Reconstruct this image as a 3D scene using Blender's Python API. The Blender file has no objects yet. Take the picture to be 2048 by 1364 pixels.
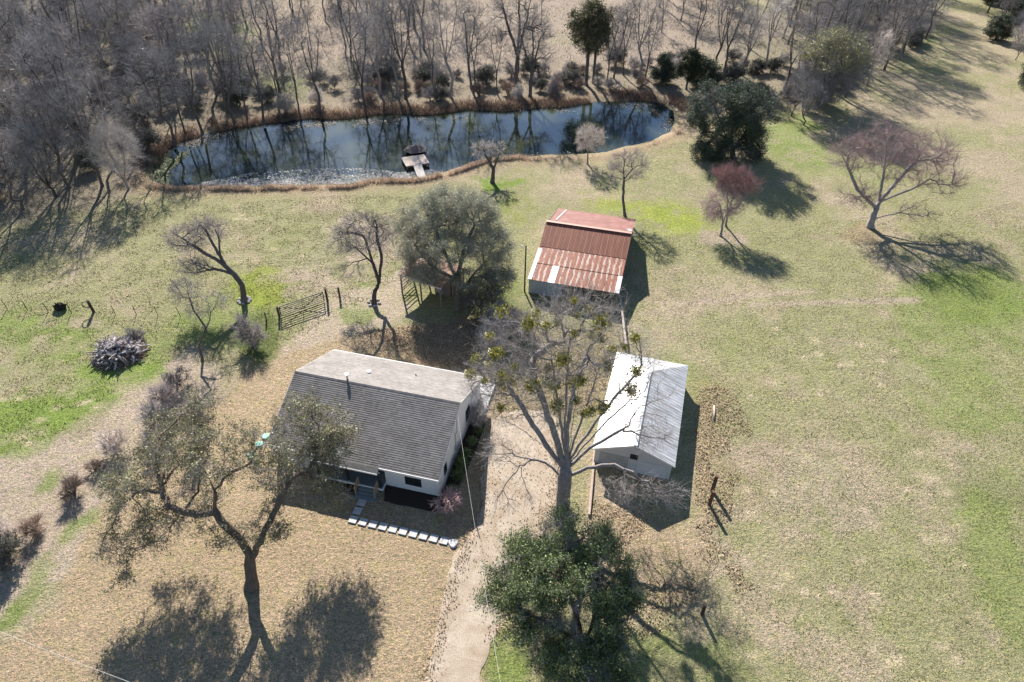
import bpy, math, random
import numpy as np
from math import sin, cos, pi, radians
rng = np.random.default_rng(7); random.seed(7)
scn = bpy.context.scene; col = scn.collection

# ------------------------------------------------------------- camera, world, sun, exposure
TH, ROLL, HC, FPX = 0.7009, 0.0205, 45.528, 1366.2
cam_d = bpy.data.cameras.new('camera'); cam = bpy.data.objects.new('camera', cam_d); col.objects.link(cam)
cam_d.sensor_width = 36; cam_d.lens = FPX/2048*36; cam_d.clip_start = .5; cam_d.clip_end = 4000
fw = np.array([0, cos(TH), -sin(TH)]); up0 = np.array([0, sin(TH), cos(TH)]); rt0 = np.array([1., 0, 0])
rt = cos(ROLL)*rt0 + sin(ROLL)*up0; up = -sin(ROLL)*rt0 + cos(ROLL)*up0
from mathutils import Matrix
cam.matrix_world = Matrix(((rt[0], up[0], -fw[0], 0), (rt[1], up[1], -fw[1], 0), (rt[2], up[2], -fw[2], HC), (0, 0, 0, 1)))
scn.camera = cam
SA, SK = -1.3048, 1.64                       # shadow direction, shadow length per metre of height
EL = math.atan(1/SK); AZ = SA+pi
w = bpy.data.worlds.new('World'); scn.world = w; w.use_nodes = True
nt = w.node_tree; bg = nt.nodes['Background']; sky = nt.nodes.new('ShaderNodeTexSky'); sky.sky_type = 'NISHITA'
sky.sun_disc = False; sky.sun_elevation = EL; sky.sun_rotation = pi/2-AZ; sky.air_density = 1.0; sky.dust_density = .3; sky.ozone_density = 3.0
nt.links.new(sky.outputs[0], bg.inputs[0]); bg.inputs[1].default_value = .064
sd_ = bpy.data.lights.new('sun', 'SUN'); sun = bpy.data.objects.new('sun', sd_); col.objects.link(sun)
sd_.energy = 5.0; sd_.angle = radians(.5); sd_.color = (1, .955, .89)
sv = np.array([cos(EL)*cos(AZ), cos(EL)*sin(AZ), sin(EL)])
from mathutils import Vector
sun.rotation_euler = Vector(sv).to_track_quat('Z', 'Y').to_euler()
scn.view_settings.view_transform = 'Standard'; scn.view_settings.look = 'None'; scn.view_settings.gamma = 1
scn.view_settings.exposure = 1.23

# ------------------------------------------------------------- measuring helpers (photo pixel <-> place)
def P(x, y, z=0.):
    X = x-1024; Y = y-682
    a = X*cos(ROLL)+Y*sin(ROLL); b = -X*sin(ROLL)+Y*cos(ROLL)
    d = np.array([a, FPX*cos(TH)-b*sin(TH), -FPX*sin(TH)-b*cos(TH)])
    return np.array([0, 0, HC])+(z-HC)/d[2]*d
def proj(q):
    x = q[..., 0]; y = q[..., 1]; z = q[..., 2]-HC
    d = np.maximum(y*cos(TH)-z*sin(TH), .5); u = y*sin(TH)+z*cos(TH)
    X = FPX*x/d; Y = -FPX*u/d
    return 1024+X*cos(ROLL)-Y*sin(ROLL), 682+X*sin(ROLL)+Y*cos(ROLL)
def hgt(bx, by, ty):
    p = P(bx, by); lo, hi = 0, 44
    for _ in range(40):
        m = (lo+hi)/2
        if proj(p+np.array([0, 0, m]))[1] > ty: lo = m
        else: hi = m
    return lo
def unit(v): return v/np.maximum(np.linalg.norm(v, axis=-1, keepdims=True), 1e-9)

# ------------------------------------------------------------- noise
_lat = np.random.default_rng(3).random((256, 256))
def vn(x, y):
    xi = np.floor(x).astype(int); yi = np.floor(y).astype(int); fx = x-xi; fy = y-yi
    fx = fx*fx*(3-2*fx); fy = fy*fy*(3-2*fy)
    a = _lat[xi % 256, yi % 256]; b = _lat[(xi+1) % 256, yi % 256]; c = _lat[xi % 256, (yi+1) % 256]; d = _lat[(xi+1) % 256, (yi+1) % 256]
    return (a*(1-fx)+b*fx)*(1-fy)+(c*(1-fx)+d*fx)*fy
def fbm(x, y, s, n=4):
    r = 0; t = 0; a = 1.
    for i in range(n):
        r = r+a*vn(x/s*2**i+17.3*i, y/s*2**i+9.1*i); t += a; a *= .55
    return r/t
def sstep(a, b, x):
    t = np.clip((x-a)/(b-a), 0, 1); return t*t*(3-2*t)

# ------------------------------------------------------------- object helpers
def tag(o, label=None, cat=None, group=None, kind=None):
    if label: o['label'] = label
    if cat: o['category'] = cat
    if group: o['group'] = group
    if kind: o['kind'] = kind
    return o
def thing(name, label, cat, loc=(0, 0, 0), rz=0, group=None):
    o = bpy.data.objects.new(name, None); col.objects.link(o); o.empty_display_size = .2
    o.location = tuple(float(v) for v in loc); o.rotation_euler = (0, 0, rz)
    return tag(o, label, cat, group)
def link(name, me, parent=None):
    o = bpy.data.objects.new(name, me); col.objects.link(o)
    if parent: o.parent = parent
    return o
def children(o): return [c for c in bpy.data.objects if c.parent == o]
def npmesh(name, V, F, mats, smooth=True, mi=None):
    """V (n,3); F (m,4) quads"""
    me = bpy.data.meshes.new(name); V = np.asarray(V, np.float32); F = np.asarray(F, np.int32); k = F.shape[1]
    me.vertices.add(len(V)); me.vertices.foreach_set('co', V.ravel())
    me.loops.add(F.size); me.loops.foreach_set('vertex_index', F.ravel())
    me.polygons.add(len(F)); me.polygons.foreach_set('loop_start', np.arange(0, F.size, k, dtype=np.int32))
    for m in mats: me.materials.append(m)
    if mi is not None: me.polygons.foreach_set('material_index', np.asarray(mi, np.int32))
    me.update(calc_edges=True)
    me.polygons.foreach_set('use_smooth', np.full(len(F), smooth))
    return me
class MB:
    """collects boxes, prisms, tubes into ONE mesh"""
    def __init__(s): s.v = []; s.f = []
    def add(s, vs, fs):
        o = len(s.v); s.v += [tuple(map(float, q)) for q in vs]; s.f += [tuple(i+o for i in f) for f in fs]; return s
    def box(s, x0, x1, y0, y1, z0, z1):
        return s.add([(x0, y0, z0), (x1, y0, z0), (x1, y1, z0), (x0, y1, z0), (x0, y0, z1), (x1, y0, z1), (x1, y1, z1), (x0, y1, z1)],
                     [(0, 3, 2, 1), (4, 5, 6, 7), (0, 1, 5, 4), (1, 2, 6, 5), (2, 3, 7, 6), (3, 0, 4, 7)])
    def bar(s, a, b, w, h=None):
        h = h or w; a = np.array(a, float); b = np.array(b, float); d = unit(b-a)
        r = np.array([0, 0, 1.]) if abs(d[2]) < .9 else np.array([1., 0, 0]); sx = unit(np.cross(d, r))*w/2; sy = unit(np.cross(sx, d))*h/2
        vs = [p+i*sx+j*sy for p in (a, b) for i, j in ((-1, -1), (1, -1), (1, 1), (-1, 1))]
        return s.add(vs, [(0, 1, 2, 3), (7, 6, 5, 4), (0, 4, 5, 1), (1, 5, 6, 2), (2, 6, 7, 3), (3, 7, 4, 0)])
    def tube(s, pts, r, n=8, cap=True):
        pts = [np.array(p, float) for p in pts]; rr = r if isinstance(r, (list, tuple)) else [r]*len(pts); vs = []; fs = []
        for i, p in enumerate(pts):
            d = unit(pts[min(i+1, len(pts)-1)]-pts[max(i-1, 0)]); rf = np.array([0, 0, 1.]) if abs(d[2]) < .9 else np.array([1., 0, 0])
            a = unit(np.cross(d, rf)); b = np.cross(d, a)
            vs += [p+rr[i]*(cos(2*pi*k/n)*a+sin(2*pi*k/n)*b) for k in range(n)]
        for i in range(len(pts)-1):
            for k in range(n): fs.append((i*n+k, i*n+(k+1) % n, (i+1)*n+(k+1) % n, (i+1)*n+k))
        if cap: fs += [tuple(range(n)), tuple(reversed(range((len(pts)-1)*n, len(pts)*n)))]
        return s.add(vs, fs)
    def extr(s, prof, x0, x1):
        """closed profile [(y,z)..] extruded along x"""
        n = len(prof); vs = [(x0, y, z) for y, z in prof]+[(x1, y, z) for y, z in prof]
        return s.add(vs, [(i, (i+1) % n, n+(i+1) % n, n+i) for i in range(n)]+[tuple(reversed(range(n))), tuple(range(n, 2*n))])
    def build(s, name, mat, parent=None, smooth=False, bevel=0):
        me = bpy.data.meshes.new(name); me.from_pydata(s.v, [], s.f); me.update()
        for m in (mat if isinstance(mat, (list, tuple)) else [mat]): me.materials.append(m)
        import bmesh
        bm = bmesh.new(); bm.from_mesh(me); bmesh.ops.recalc_face_normals(bm, faces=bm.faces); bm.to_mesh(me); bm.free()
        if smooth: me.polygons.foreach_set('use_smooth', [True]*len(me.polygons))
        o = link(name, me, parent)
        if bevel:
            b = o.modifiers.new('bevel', 'BEVEL'); b.width = bevel; b.segments = 2; b.limit_method = 'ANGLE'
        return o

# ------------------------------------------------------------- materials
def newmat(name):
    m = bpy.data.materials.new(name); m.use_nodes = True; n = m.node_tree
    return m, n, n.nodes['Principled BSDF']
def nd(n, t, **k):
    x = n.nodes.new(t)
    for a, b in k.items(): setattr(x, a, b)
    return x
def ramp(n, fac, stops):
    r = nd(n, 'ShaderNodeValToRGB'); n.links.new(fac, r.inputs[0]); e = r.color_ramp.elements
    while len(e) < len(stops): e.new(.5)
    for i, (p, c) in enumerate(stops): e[i].position = p; e[i].color = tuple(c)+(1,)
    return r.outputs[0]
def noise(n, scale, detail=4, rough=.6, vec=None, dist=0):
    t = nd(n, 'ShaderNodeTexNoise'); t.inputs['Scale'].default_value = scale; t.inputs['Detail'].default_value = detail
    t.inputs['Roughness'].default_value = rough; t.inputs['Distortion'].default_value = dist
    if vec is not None: n.links.new(vec, t.inputs['Vector'])
    return t.outputs['Fac']
def coord(n, which='Object', scale=None):
    c = nd(n, 'ShaderNodeTexCoord').outputs[which]
    if scale:
        m = nd(n, 'ShaderNodeMapping'); m.inputs['Scale'].default_value = scale; n.links.new(c, m.inputs[0]); return m.outputs[0]
    return c
def mixc(n, fac, a, b, mode='MIX'):
    m = nd(n, 'ShaderNodeMix', data_type='RGBA', blend_type=mode)
    for s, v in ((m.inputs[0], fac), (m.inputs[6], a), (m.inputs[7], b)):
        if isinstance(v, (int, float)): s.default_value = v
        elif isinstance(v, (tuple, list)): s.default_value = tuple(v)+(1,)
        else: n.links.new(v, s)
    return m.outputs[2]
def mth(n, op, a, b=None):
    m = nd(n, 'ShaderNodeMath', operation=op)
    for i, v in enumerate((a, b)):
        if v is None: continue
        if isinstance(v, (int, float)): m.inputs[i].default_value = v
        else: n.links.new(v, m.inputs[i])
    return m.outputs[0]
def bump(n, p, h, strength=.5, dist=.05):
    b = nd(n, 'ShaderNodeBump'); b.inputs['Strength'].default_value = strength; b.inputs['Distance'].default_value = dist
    n.links.new(h, b.inputs['Height']); n.links.new(b.outputs[0], p.inputs['Normal'])
def simple(name, c1, c2=None, scale=6, rough=.8, metal=0, bmp=.2, stretch=None, spec=.3):
    m, n, p = newmat(name); c2 = c2 or tuple(v*.75 for v in c1)
    v = coord(n, 'Object', stretch); f = noise(n, scale, 5, .65, v)
    n.links.new(ramp(n, f, [(.3, c2), (.7, c1)]), p.inputs['Base Color'])
    p.inputs['Roughness'].default_value = rough; p.inputs['Metallic'].default_value = metal; p.inputs['Specular IOR Level'].default_value = spec
    if bmp: bump(n, p, f, bmp, .02)
    return m
def bark(name, c1, c2, objvar=True):
    m, n, p = newmat(name); v = coord(n, 'Object', (1, 1, .35)); f = noise(n, 5, 5, .7, v)
    c = ramp(n, f, [(.3, c2), (.72, c1)])
    if objvar:
        oi = nd(n, 'ShaderNodeObjectInfo').outputs['Random']; g = ramp(n, oi, [(0, (.72, .70, .70)), (.5, (1, 1, 1)), (1, (1.2, 1.12, 1.08))])
        c = mixc(n, 1., c, g, 'MULTIPLY')
    n.links.new(c, p.inputs['Base Color']); p.inputs['Roughness'].default_value = .85; p.inputs['Specular IOR Level'].default_value = .25
    bump(n, p, f, .5, .03)
    return m
def leafmat(name, dark, mid, light, trans=.25, rough=.5, spec=.4):
    m, n, p = newmat(name); r = nd(n, 'ShaderNodeNewGeometry').outputs['Random Per Island']
    c = ramp(n, r, [(0, dark), (.5, mid), (1, light)]); c = mixc(n, 1., c, ramp(n, noise(n, .9, 3, .6, coord(n)), [(.35, (.72, .76, .70)), (.65, (1.28, 1.22, 1.2))]), 'MULTIPLY'); n.links.new(c, p.inputs['Base Color'])
    p.inputs['Roughness'].default_value = rough; p.inputs['Specular IOR Level'].default_value = spec
    t = nd(n, 'ShaderNodeBsdfTranslucent'); n.links.new(c, t.inputs[0]); s = nd(n, 'ShaderNodeMixShader'); s.inputs[0].default_value = trans
    n.links.new(p.outputs[0], s.inputs[1]); n.links.new(t.outputs[0], s.inputs[2]); n.links.new(s.outputs[0], n.nodes['Material Output'].inputs[0])
    return m
BK_GREY = bark('bark_grey', (.40, .36, .34), (.19, .165, .15)); BK_DARK = bark('bark_dark', (.17, .145, .13), (.07, .058, .052))
BK_PALE = bark('bark_pale', (.46, .42, .40), (.26, .23, .215)); BK_OAK = bark('bark_oak', (.22, .17, .13), (.09, .068, .05))
TW_GREY = bark('twig_grey', (.40, .37, .375), (.23, .21, .215)); TW_WOOD = bark('twig_wood', (.33, .322, .33), (.18, .175, .182)); TW_RED = bark('twig_red', (.52, .31, .30), (.34, .19, .185))
TW_PALE = bark('twig_pale', (.66, .61, .58), (.44, .40, .37)); TW_PINK = bark('twig_pink', (.58, .43, .42), (.38, .27, .27)); TW_YEL = bark('twig_yellow', (.42, .38, .17), (.26, .24, .11))
TW_BROWN = bark('twig_brown', (.38, .29, .24), (.22, .165, .135))
LF_OAK = leafmat('leaf_oak', (.10, .10, .042), (.225, .22, .10), (.42, .40, .23)); LF_HOLLY = leafmat('leaf_dark', (.05, .075, .025), (.125, .17, .06), (.27, .33, .13), rough=.55)
LF_MAG = leafmat('leaf_evergreen', (.03, .045, .028), (.06, .085, .05), (.13, .165, .11), .15, .6, .2); LF_GREY = leafmat('leaf_greygreen', (.15, .16, .10), (.28, .29, .20), (.46, .47, .35))
LF_MIST = leafmat('leaf_mistletoe', (.12, .12, .014), (.25, .24, .035), (.42, .39, .08), .35); LF_CEDAR = leafmat('leaf_cedar', (.022, .032, .014), (.045, .058, .026), (.095, .11, .05), .1, .7, .2)
LF_PINE = leafmat('leaf_olive', (.045, .05, .018), (.10, .10, .04), (.20, .19, .09), .2, .6)
LF_BRUSH = leafmat('leaf_brush', (.04, .045, .028), (.10, .10, .065), (.21, .20, .15), .2, .6)

# ------------------------------------------------------------- trees
def tubes(A, B, ra, rb, ta, tb, n):
    """edge tubes; returns V, F"""
    m = len(A)
    if m == 0: return np.zeros((0, 3)), np.zeros((0, 4), int)
    ref = np.array([.31, .57, .76])
    def ring(C, r, t):
        a = unit(np.cross(t, ref)); b = np.cross(t, a); an = np.arange(n)*2*pi/n
        return C[:, None, :]+r[:, None, None]*(np.cos(an)[None, :, None]*a[:, None, :]+np.sin(an)[None, :, None]*b[:, None, :])
    V = np.concatenate([ring(A, ra, ta), ring(B, rb, tb)], 1).reshape(-1, 3)
    k = np.arange(n); F = np.stack([k, (k+1) % n, n+(k+1) % n, n+k], 1)
    return V, (F[None]+(np.arange(m)*2*n)[:, None, None]).reshape(-1, 4)
def cat(parts):
    Vs = []; Fs = []; Ms = []; o = 0
    for V, F, m in parts:
        if len(V) == 0: continue
        Vs.append(V); Fs.append(F+o); Ms.append(np.full(len(F), m)); o += len(V)
    return np.concatenate(Vs), np.concatenate(Fs), np.concatenate(Ms)
def grow(stems, attr, r, seg=.6, bend=.6, a=.25, wob=.08, minz=0):
    N = 40000; pos = np.zeros((N, 3)); dr = np.zeros((N, 3)); pl = np.zeros(N); par = np.full(N, -1); n = 0
    for st in stems:
        st = [np.array(p, float) for p in st]
        if n == 0: pos[0] = st[0]; dr[0] = unit(st[1]-st[0]); n = 1; j = 0
        else: j = int(np.argmin(np.linalg.norm(pos[:n]-st[0], axis=1)))
        for q in st[1:]:
            p0 = pos[j].copy(); L = np.linalg.norm(q-p0); k = max(1, int(L/seg))
            for i in range(1, k+1):
                x = p0+(q-p0)*i/k+r.normal(0, wob*.35, 3)*(i < k)
                pos[n] = x; dr[n] = unit(x-pos[j]); pl[n] = pl[j]+np.linalg.norm(x-pos[j]); par[n] = j; j = n; n += 1
    ok0 = minz
    for p in attr:
        v = p-pos[:n]; d = np.linalg.norm(v, axis=1); ca = (v*dr[:n]).sum(1)/np.maximum(d, 1e-6)
        cost = d*(1+bend*(1-ca))+a*pl[:n]+(pos[:n, 2] < ok0)*50
        j = int(np.argmin(cost)); L = d[j]
        if L < .15: continue
        k = max(1, int(math.ceil(L/seg))); p0 = pos[j].copy(); c = p0+dr[j]*L*.28
        for i in range(1, k+1):
            t = i/k; x = (1-t)**2*p0+2*t*(1-t)*c+t*t*p
            if i < k: x = x+r.normal(0, wob, 3)
            pos[n] = x; dr[n] = unit(x-pos[j]); pl[n] = pl[j]+np.linalg.norm(x-pos[j]); par[n] = j; j = n; n += 1
        if n > N-200: break
    return pos[:n], dr[:n], par[:n], pl[:n]
def ell(r, blobs, n, shell=.35):
    out = []
    W = np.array([b[2] if len(b) > 2 else b[1][0]*b[1][1]*b[1][2] for b in blobs], float); W /= W.sum()
    for b, k in zip(blobs, r.multinomial(n, W)):
        d = unit(r.normal(size=(k, 3))); rad = r.random((k, 1))**(1/(3+shell*4)); out.append(np.array(b[0])+d*rad*np.array(b[1]))
    return np.concatenate(out)
def tree_meshes(name, stems, blobs, n_attr, r_trunk, wood, twig, leaf=None, n_twig=3000, tl=.9, tr=.012, n_leaf=0, ls=.13, seed=1, seg=.6, bend=.6, a=.25,
                wob=.08, minz=1.5, upb=.25, pw=.5, tn=2, leafy=.3, clump=0):
    r = np.random.default_rng(seed); at = ell(r, blobs, n_attr); at = at[at[:, 2] > .3]
    dd_ = np.linalg.norm(at-np.array(stems[0][-1]), axis=1); k_ = max(8, len(at)//9); far_ = np.argsort(-dd_+r.random(len(at))*dd_.max()*.5)[:k_]
    rest = np.setdiff1d(np.arange(len(at)), far_); r.shuffle(rest); at = np.concatenate([at[far_[np.argsort(dd_[far_])]], at[rest]])
    pos, dr, par, pl = grow(stems, at, r, seg, bend, a, wob, minz); n = len(pos)
    cnt = np.zeros(n); cnt_children = np.zeros(n, int); big = np.full(n, -1); bestc = np.zeros(n)
    ischild = np.zeros(n, bool); ischild[par[1:]] = True; cnt[~ischild] = 1
    for i in range(n-1, 0, -1):
        p = par[i]; cnt[p] += cnt[i]
        if cnt[i] > bestc[p]: bestc[p] = cnt[i]; big[p] = i
    rad = np.maximum(r_trunk*(cnt/cnt[0])**pw, tr*(1.9 if tr < .008 else 1.3))
    flare = np.exp(-np.maximum(pos[:, 2]-stems[0][0][2], 0)/.35)*(cnt > cnt[0]*.4); rad = rad*(1+.45*flare)
    tan = dr.copy(); h = big >= 0; tan[h] = unit(dr[h]+dr[big[h]])
    ch = np.arange(1, n); pa = par[1:]; main = big[pa] == ch
    ra = np.where(main, rad[pa], np.minimum(rad[pa]*.8, rad[ch]*1.35)); ta = np.where(main[:, None], tan[pa], dr[ch])
    rb = rad[ch]; wparts = []; cparts = []
    thick = rb > max(.05, tr*2.5)
    for lo, hi, ns in ((.12, 9, 9), (.05, .12, 6), (0, .05, 4)):
        s = (rb >= lo) & (rb < hi) & thick; wparts.append(tubes(pos[pa][s], pos[ch][s], ra[s], rb[s], ta[s], tan[ch][s], ns)+(0,))
    s = ~thick; cparts.append(tubes(pos[pa][s], pos[ch][s], ra[s], rb[s], ta[s], tan[ch][s], 3)+(0,))
    # fine twigs
    pr = (cnt <= max(3, n_attr*.02)).astype(float)*(pos[:, 2] > minz*.6)+1e-9; pr /= pr.sum()
    j = r.choice(n, n_twig, p=pr); cen = np.average(at, axis=0)
    d0 = unit(dr[j]*.8+unit(pos[j]-cen)*.45+r.normal(0, .55, (n_twig, 3))+np.array([0, 0, upb])); L = tl*(.5+r.random(n_twig))
    A = pos[j]; M = A+d0*(L*.5)[:, None]; d1 = unit(d0+r.normal(0, .3, (n_twig, 3))+np.array([0, 0, upb*.6])); E = M+d1*(L*.5)[:, None]
    tips = [E, M]; o = np.ones(n_twig)
    cparts.append(tubes(A, M, o*tr*1.2, o*tr, d0, d1, 3)+(1,)); cparts.append(tubes(M, E, o*tr, o*tr*.5, d1, d1, 3)+(1,))
    for q in range(tn):
        t = r.random((n_twig, 1)); S = A+(M-A)*t if q % 2 else M+(E-M)*t*.7
        d2 = unit(d1+r.normal(0, .7, (n_twig, 3))); e2 = S+d2*(L*(.25+.3*r.random(n_twig)))[:, None]
        cparts.append(tubes(S, e2, o*tr*.8, o*tr*.4, d2, d2, 3)+(1,)); tips.append(e2)
    if n_leaf:
        T = np.concatenate(tips)
        if clump: # keep leaves on part of the twigs only, so gaps show
            k = fbm(T[:, 0]+T[:, 2]*.6+seed*7, T[:, 1]+T[:, 2]*.8, clump, 2); T = T[k > np.quantile(k, .24)]
        c = T[r.integers(0, len(T), n_leaf)]+r.normal(0, leafy, (n_leaf, 3)); s = ls*(.6+.8*r.random((n_leaf, 1)))
        u = unit(r.normal(size=(n_leaf, 3))); v = unit(np.cross(u, unit(r.normal(size=(n_leaf, 3))+np.array([0, 0, .8]))))
        V = np.stack([c-u*s, c-v*s*.45, c+u*s, c+v*s*.45], 1).reshape(-1, 3); F = np.arange(n_leaf*4).reshape(-1, 4); cparts.append((V, F, 2))
    V, F, M_ = cat(wparts); wm = npmesh(name+'_wood', V, F, [wood])
    V, F, M_ = cat(cparts); cm = npmesh(name+'_crown', V, F, [wood, twig]+([leaf] if leaf else []), True, M_)
    return wm, cm, pos, rad, cnt
def plant(name, label, cat_, wm, cm, loc, rz=0, sc=1., group=None, crown='crown', trunk='trunk'):
    t = thing(name, label, cat_, loc, rz, group); t.scale = (sc if isinstance(sc, tuple) else (sc, sc, sc))
    link(trunk, wm, t); link(crown, cm, t); return t
def rel(base, pts): return [tuple(np.array(p)-base) for p in pts]

# ============================================================= THE SETTING
def poly_world(px, z=0.): return np.array([P(x, y, z)[:2] for x, y in px])
def seg_dist(X, Y, poly):
    """signed distance to polygon, negative inside"""
    d = np.full(X.shape, 1e9); ins = np.zeros(X.shape, bool); n = len(poly)
    for i in range(n):
        x0, y0 = poly[i]; x1, y1 = poly[(i+1) % n]; ex, ey = x1-x0, y1-y0
        t = np.clip(((X-x0)*ex+(Y-y0)*ey)/(ex*ex+ey*ey+1e-9), 0, 1); d = np.minimum(d, np.hypot(X-x0-t*ex, Y-y0-t*ey))
        c = ((y0 > Y) != (y1 > Y)) & (X < ex*(Y-y0)/(ey if abs(ey) > 1e-9 else 1e-9)+x0); ins ^= c
    return np.where(ins, -d, d)
WZ = -.45
POND = [(309, 345), (318, 316), (335, 297), (372, 279), (430, 264), (480, 254), (560, 244), (640, 237), (700, 238), (760, 229), (830, 229), (900, 227), (960, 220), (1010, 222), (1060, 217),
        (1120, 217), (1180, 206), (1240, 203), (1290, 201), (1325, 206), (1345, 222), (1345, 245), (1332, 262), (1300, 279), (1250, 292), (1210, 303), (1160, 306), (1100, 305), (1050, 312),
        (1000, 311), (950, 320), (905, 338), (860, 350), (815, 358), (760, 358), (700, 365), (640, 368), (560, 370), (480, 371), (400, 371), (340, 370), (314, 364)]
PW = poly_world(POND, WZ)
def dens(poly, step=1.5):
    out = []
    for i in range(len(poly)):
        a = poly[i]; b = poly[(i+1) % len(poly)]; k = max(1, int(np.linalg.norm(b-a)/step))
        for j in range(k): out.append(a+(b-a)*j/k)
    return np.array(out)
PWd = dens(PW); PWd = PWd+np.stack([fbm(PWd[:, 0], PWd[:, 1], 5)-.5, fbm(PWd[:, 0]+40, PWd[:, 1], 5)-.5], 1)*2.0
def lines(segs):
    out = []
    for a, b, s in segs: out += list(np.arange(a, b, s))
    return np.array(out)
def grow_l(a, b, s, f=1.25):
    o = []; x = a
    while x < b: o.append(x); s *= f; x += s
    return o+[b]
xs = np.array([-v for v in grow_l(150, 1500, 1.2)][::-1]+list(np.arange(-148.5, -52, 1.1))+list(np.arange(-52, 52, .36))+list(np.arange(52, 148.5, 1.1))+grow_l(150, 1500, 1.2))
ys = np.array([-v for v in grow_l(0, 600, 2.)][::-1]+list(np.arange(2, 16, 1.))+list(np.arange(16, 80, .36))+list(np.arange(80, 125, .5))+list(np.arange(125, 240, 1.1))+grow_l(240, 2200, 1.2))
X, Y = np.meshgrid(xs, ys); nx, ny = len(xs), len(ys)
D = np.full(X.shape, 60.); near = (np.abs(X) < 110) & (Y > 60) & (Y < 200); D[near] = seg_dist(X[near], Y[near], PWd)
def ground_height(X, Y, D):
    z = (fbm(X, Y, 30, 3)-.5)*.5*sstep(70, 110, Y)+(fbm(X+9, Y, 2.2, 3)-.5)*.07+(fbm(X, Y+5, .8, 2)-.5)*.035
    far = sstep(0, 6, Y-(PWd[:, 1].min()+(X+60)*.22+20))         # the far bank stands a little higher
    z = z*sstep(-1, 4, D)
    z = np.where(D < 3.0, WZ+.0+(z-WZ)*sstep(-.1, 2.6, D)+0*far, z)
    z = np.where(D < .3, WZ-(.3-D)*.45, z); z = np.maximum(z, WZ-1.3)
    bank = np.exp(-((D-3.6)/1.6)**2)*.55*far; return z+bank
Z = ground_height(X, Y, D)
V = np.stack([X, Y, Z], -1).reshape(-1, 3)
PX, PY = proj(V.reshape(ny, nx, 3)*np.array([1, 1, 0.]))
i = np.arange(ny-1)[:, None]*nx+np.arange(nx-1)[None, :]; F = np.stack([i, i+1, i+nx+1, i+nx], -1).reshape(-1, 4)
# real surface colours: dormant lawn, pasture, clover, leaf litter, bare soil
n1 = fbm(X, Y, 9, 4); n2 = fbm(X+50, Y, 3, 4); n3 = fbm(X, Y+90, 1.2, 3); n4 = fbm(X+31, Y+7, 22, 3)
def lerp(a, b, t): return a*(1-t[..., None])+b*t[..., None]
def c3(*v): return np.broadcast_to(np.array(v, float), X.shape+(3,))
PAST = c3(.30, .283, .155); STRAW = c3(.40, .325, .235); TAN = c3(.40, .305, .205); GRN = c3(.165, .235, .045); YEL = c3(.29, .345, .045); PINK = c3(.43, .345, .275); FIELD = c3(.35, .275, .225)
LIT = c3(.30, .222, .15); SOIL = c3(.46, .375, .295); WOOD = c3(.255, .21, .17); DKG = c3(.15, .19, .06)
C = lerp(PAST, STRAW, sstep(.42, .66, n1*.5+n2*.3+n3*.2)); C = lerp(C, DKG, sstep(.55, .75, n4*.6+n2*.4)*.5)
def zone(C, colr, poly, soft=14, amt=1., nz=None, grit=26):
    d = seg_dist(PX, PY, np.array(poly, float)); d = d+(n2-.5)*grit*2+(n3-.5)*grit; m = sstep(soft, -soft, d)*amt
    if nz is not None: m = m*nz
    m = np.where(Y > 8, m, 0); return lerp(C, colr, m)
def el(cx, cy, rx, ry, rot=0, k=20):
    a = np.arange(k)*2*pi/k; c, s = cos(radians(rot)), sin(radians(rot)); return [(cx+rx*cos(t)*c-ry*sin(t)*s, cy+rx*cos(t)*s+ry*sin(t)*c) for t in a]
pat = sstep(.38, .6, n2*.55+n3*.45); pat2 = sstep(.35, .55, n1*.5+n2*.5)
C = zone(C, WOOD, [(-400, -200), (1420, -200), (1400, 190), (1000, 215), (700, 232), (480, 250), (300, 290), (270, 385), (180, 415), (60, 440), (-400, 470)], 14, .85)
C = zone(C, FIELD, [(560, 0), (1400, -40), (1560, 60), (1400, 130), (1000, 150), (700, 120), (480, 150), (440, 60)], 25, .85)
C = zone(C, GRN*1.1, el(240, 60, 60, 40), 20, .6, pat); C = zone(C, GRN*1.25, el(430, 70, 90, 45), 20, .7, pat); C = zone(C, GRN, el(560, 170, 80, 30), 20, .45, pat); C = zone(C, GRN*1.2, el(1150, 80, 60, 14), 15, .4, pat); C = zone(C, GRN*1.2, el(370, 330, 60, 25), 15, .5)
C = zone(C, WOOD, [(1380, 190), (1420, 60), (1600, 0), (1880, -80), (1900, 20), (1820, 110), (1700, 170), (1560, 215)], 14, .7)
C = zone(C, STRAW*.95, [(1760, 240), (1860, 120), (1890, 20), (1940, 20), (2100, 150), (2100, 420), (1960, 500), (1800, 420), (1700, 330)], 22, .55, pat2)
C = zone(C, STRAW, [(0, 470), (400, 400), (700, 400), (620, 470), (300, 520), (0, 560)], 22, .35, pat2)
C = zone(C, PINK, [(-80, 900), (150, 860), (330, 730), (420, 700), (440, 800), (250, 960), (130, 1150), (-60, 1290)], 16, .95)
C = zone(C, TAN, [(-160, 1400), (60, 1250), (150, 1150), (210, 1000), (330, 860), (450, 780), (540, 700), (650, 655), (760, 650), (900, 640), (960, 700), (985, 850), (975, 1364), (950, 1500), (-160, 1500)], 12, 1.)
C = zone(C, LIT*1.15, [(930, 640), (1240, 660), (1240, 820), (985, 850), (950, 740)], 16, .55); C = zone(C, LIT*.9, [(700, 660), (960, 640), (1000, 740), (860, 745), (720, 690)], 12, .55)
C = zone(C, SOIL, [(560, 700), (650, 600), (700, 560), (800, 555), (830, 640), (760, 670), (650, 680), (580, 710)], 12, .9)
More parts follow.
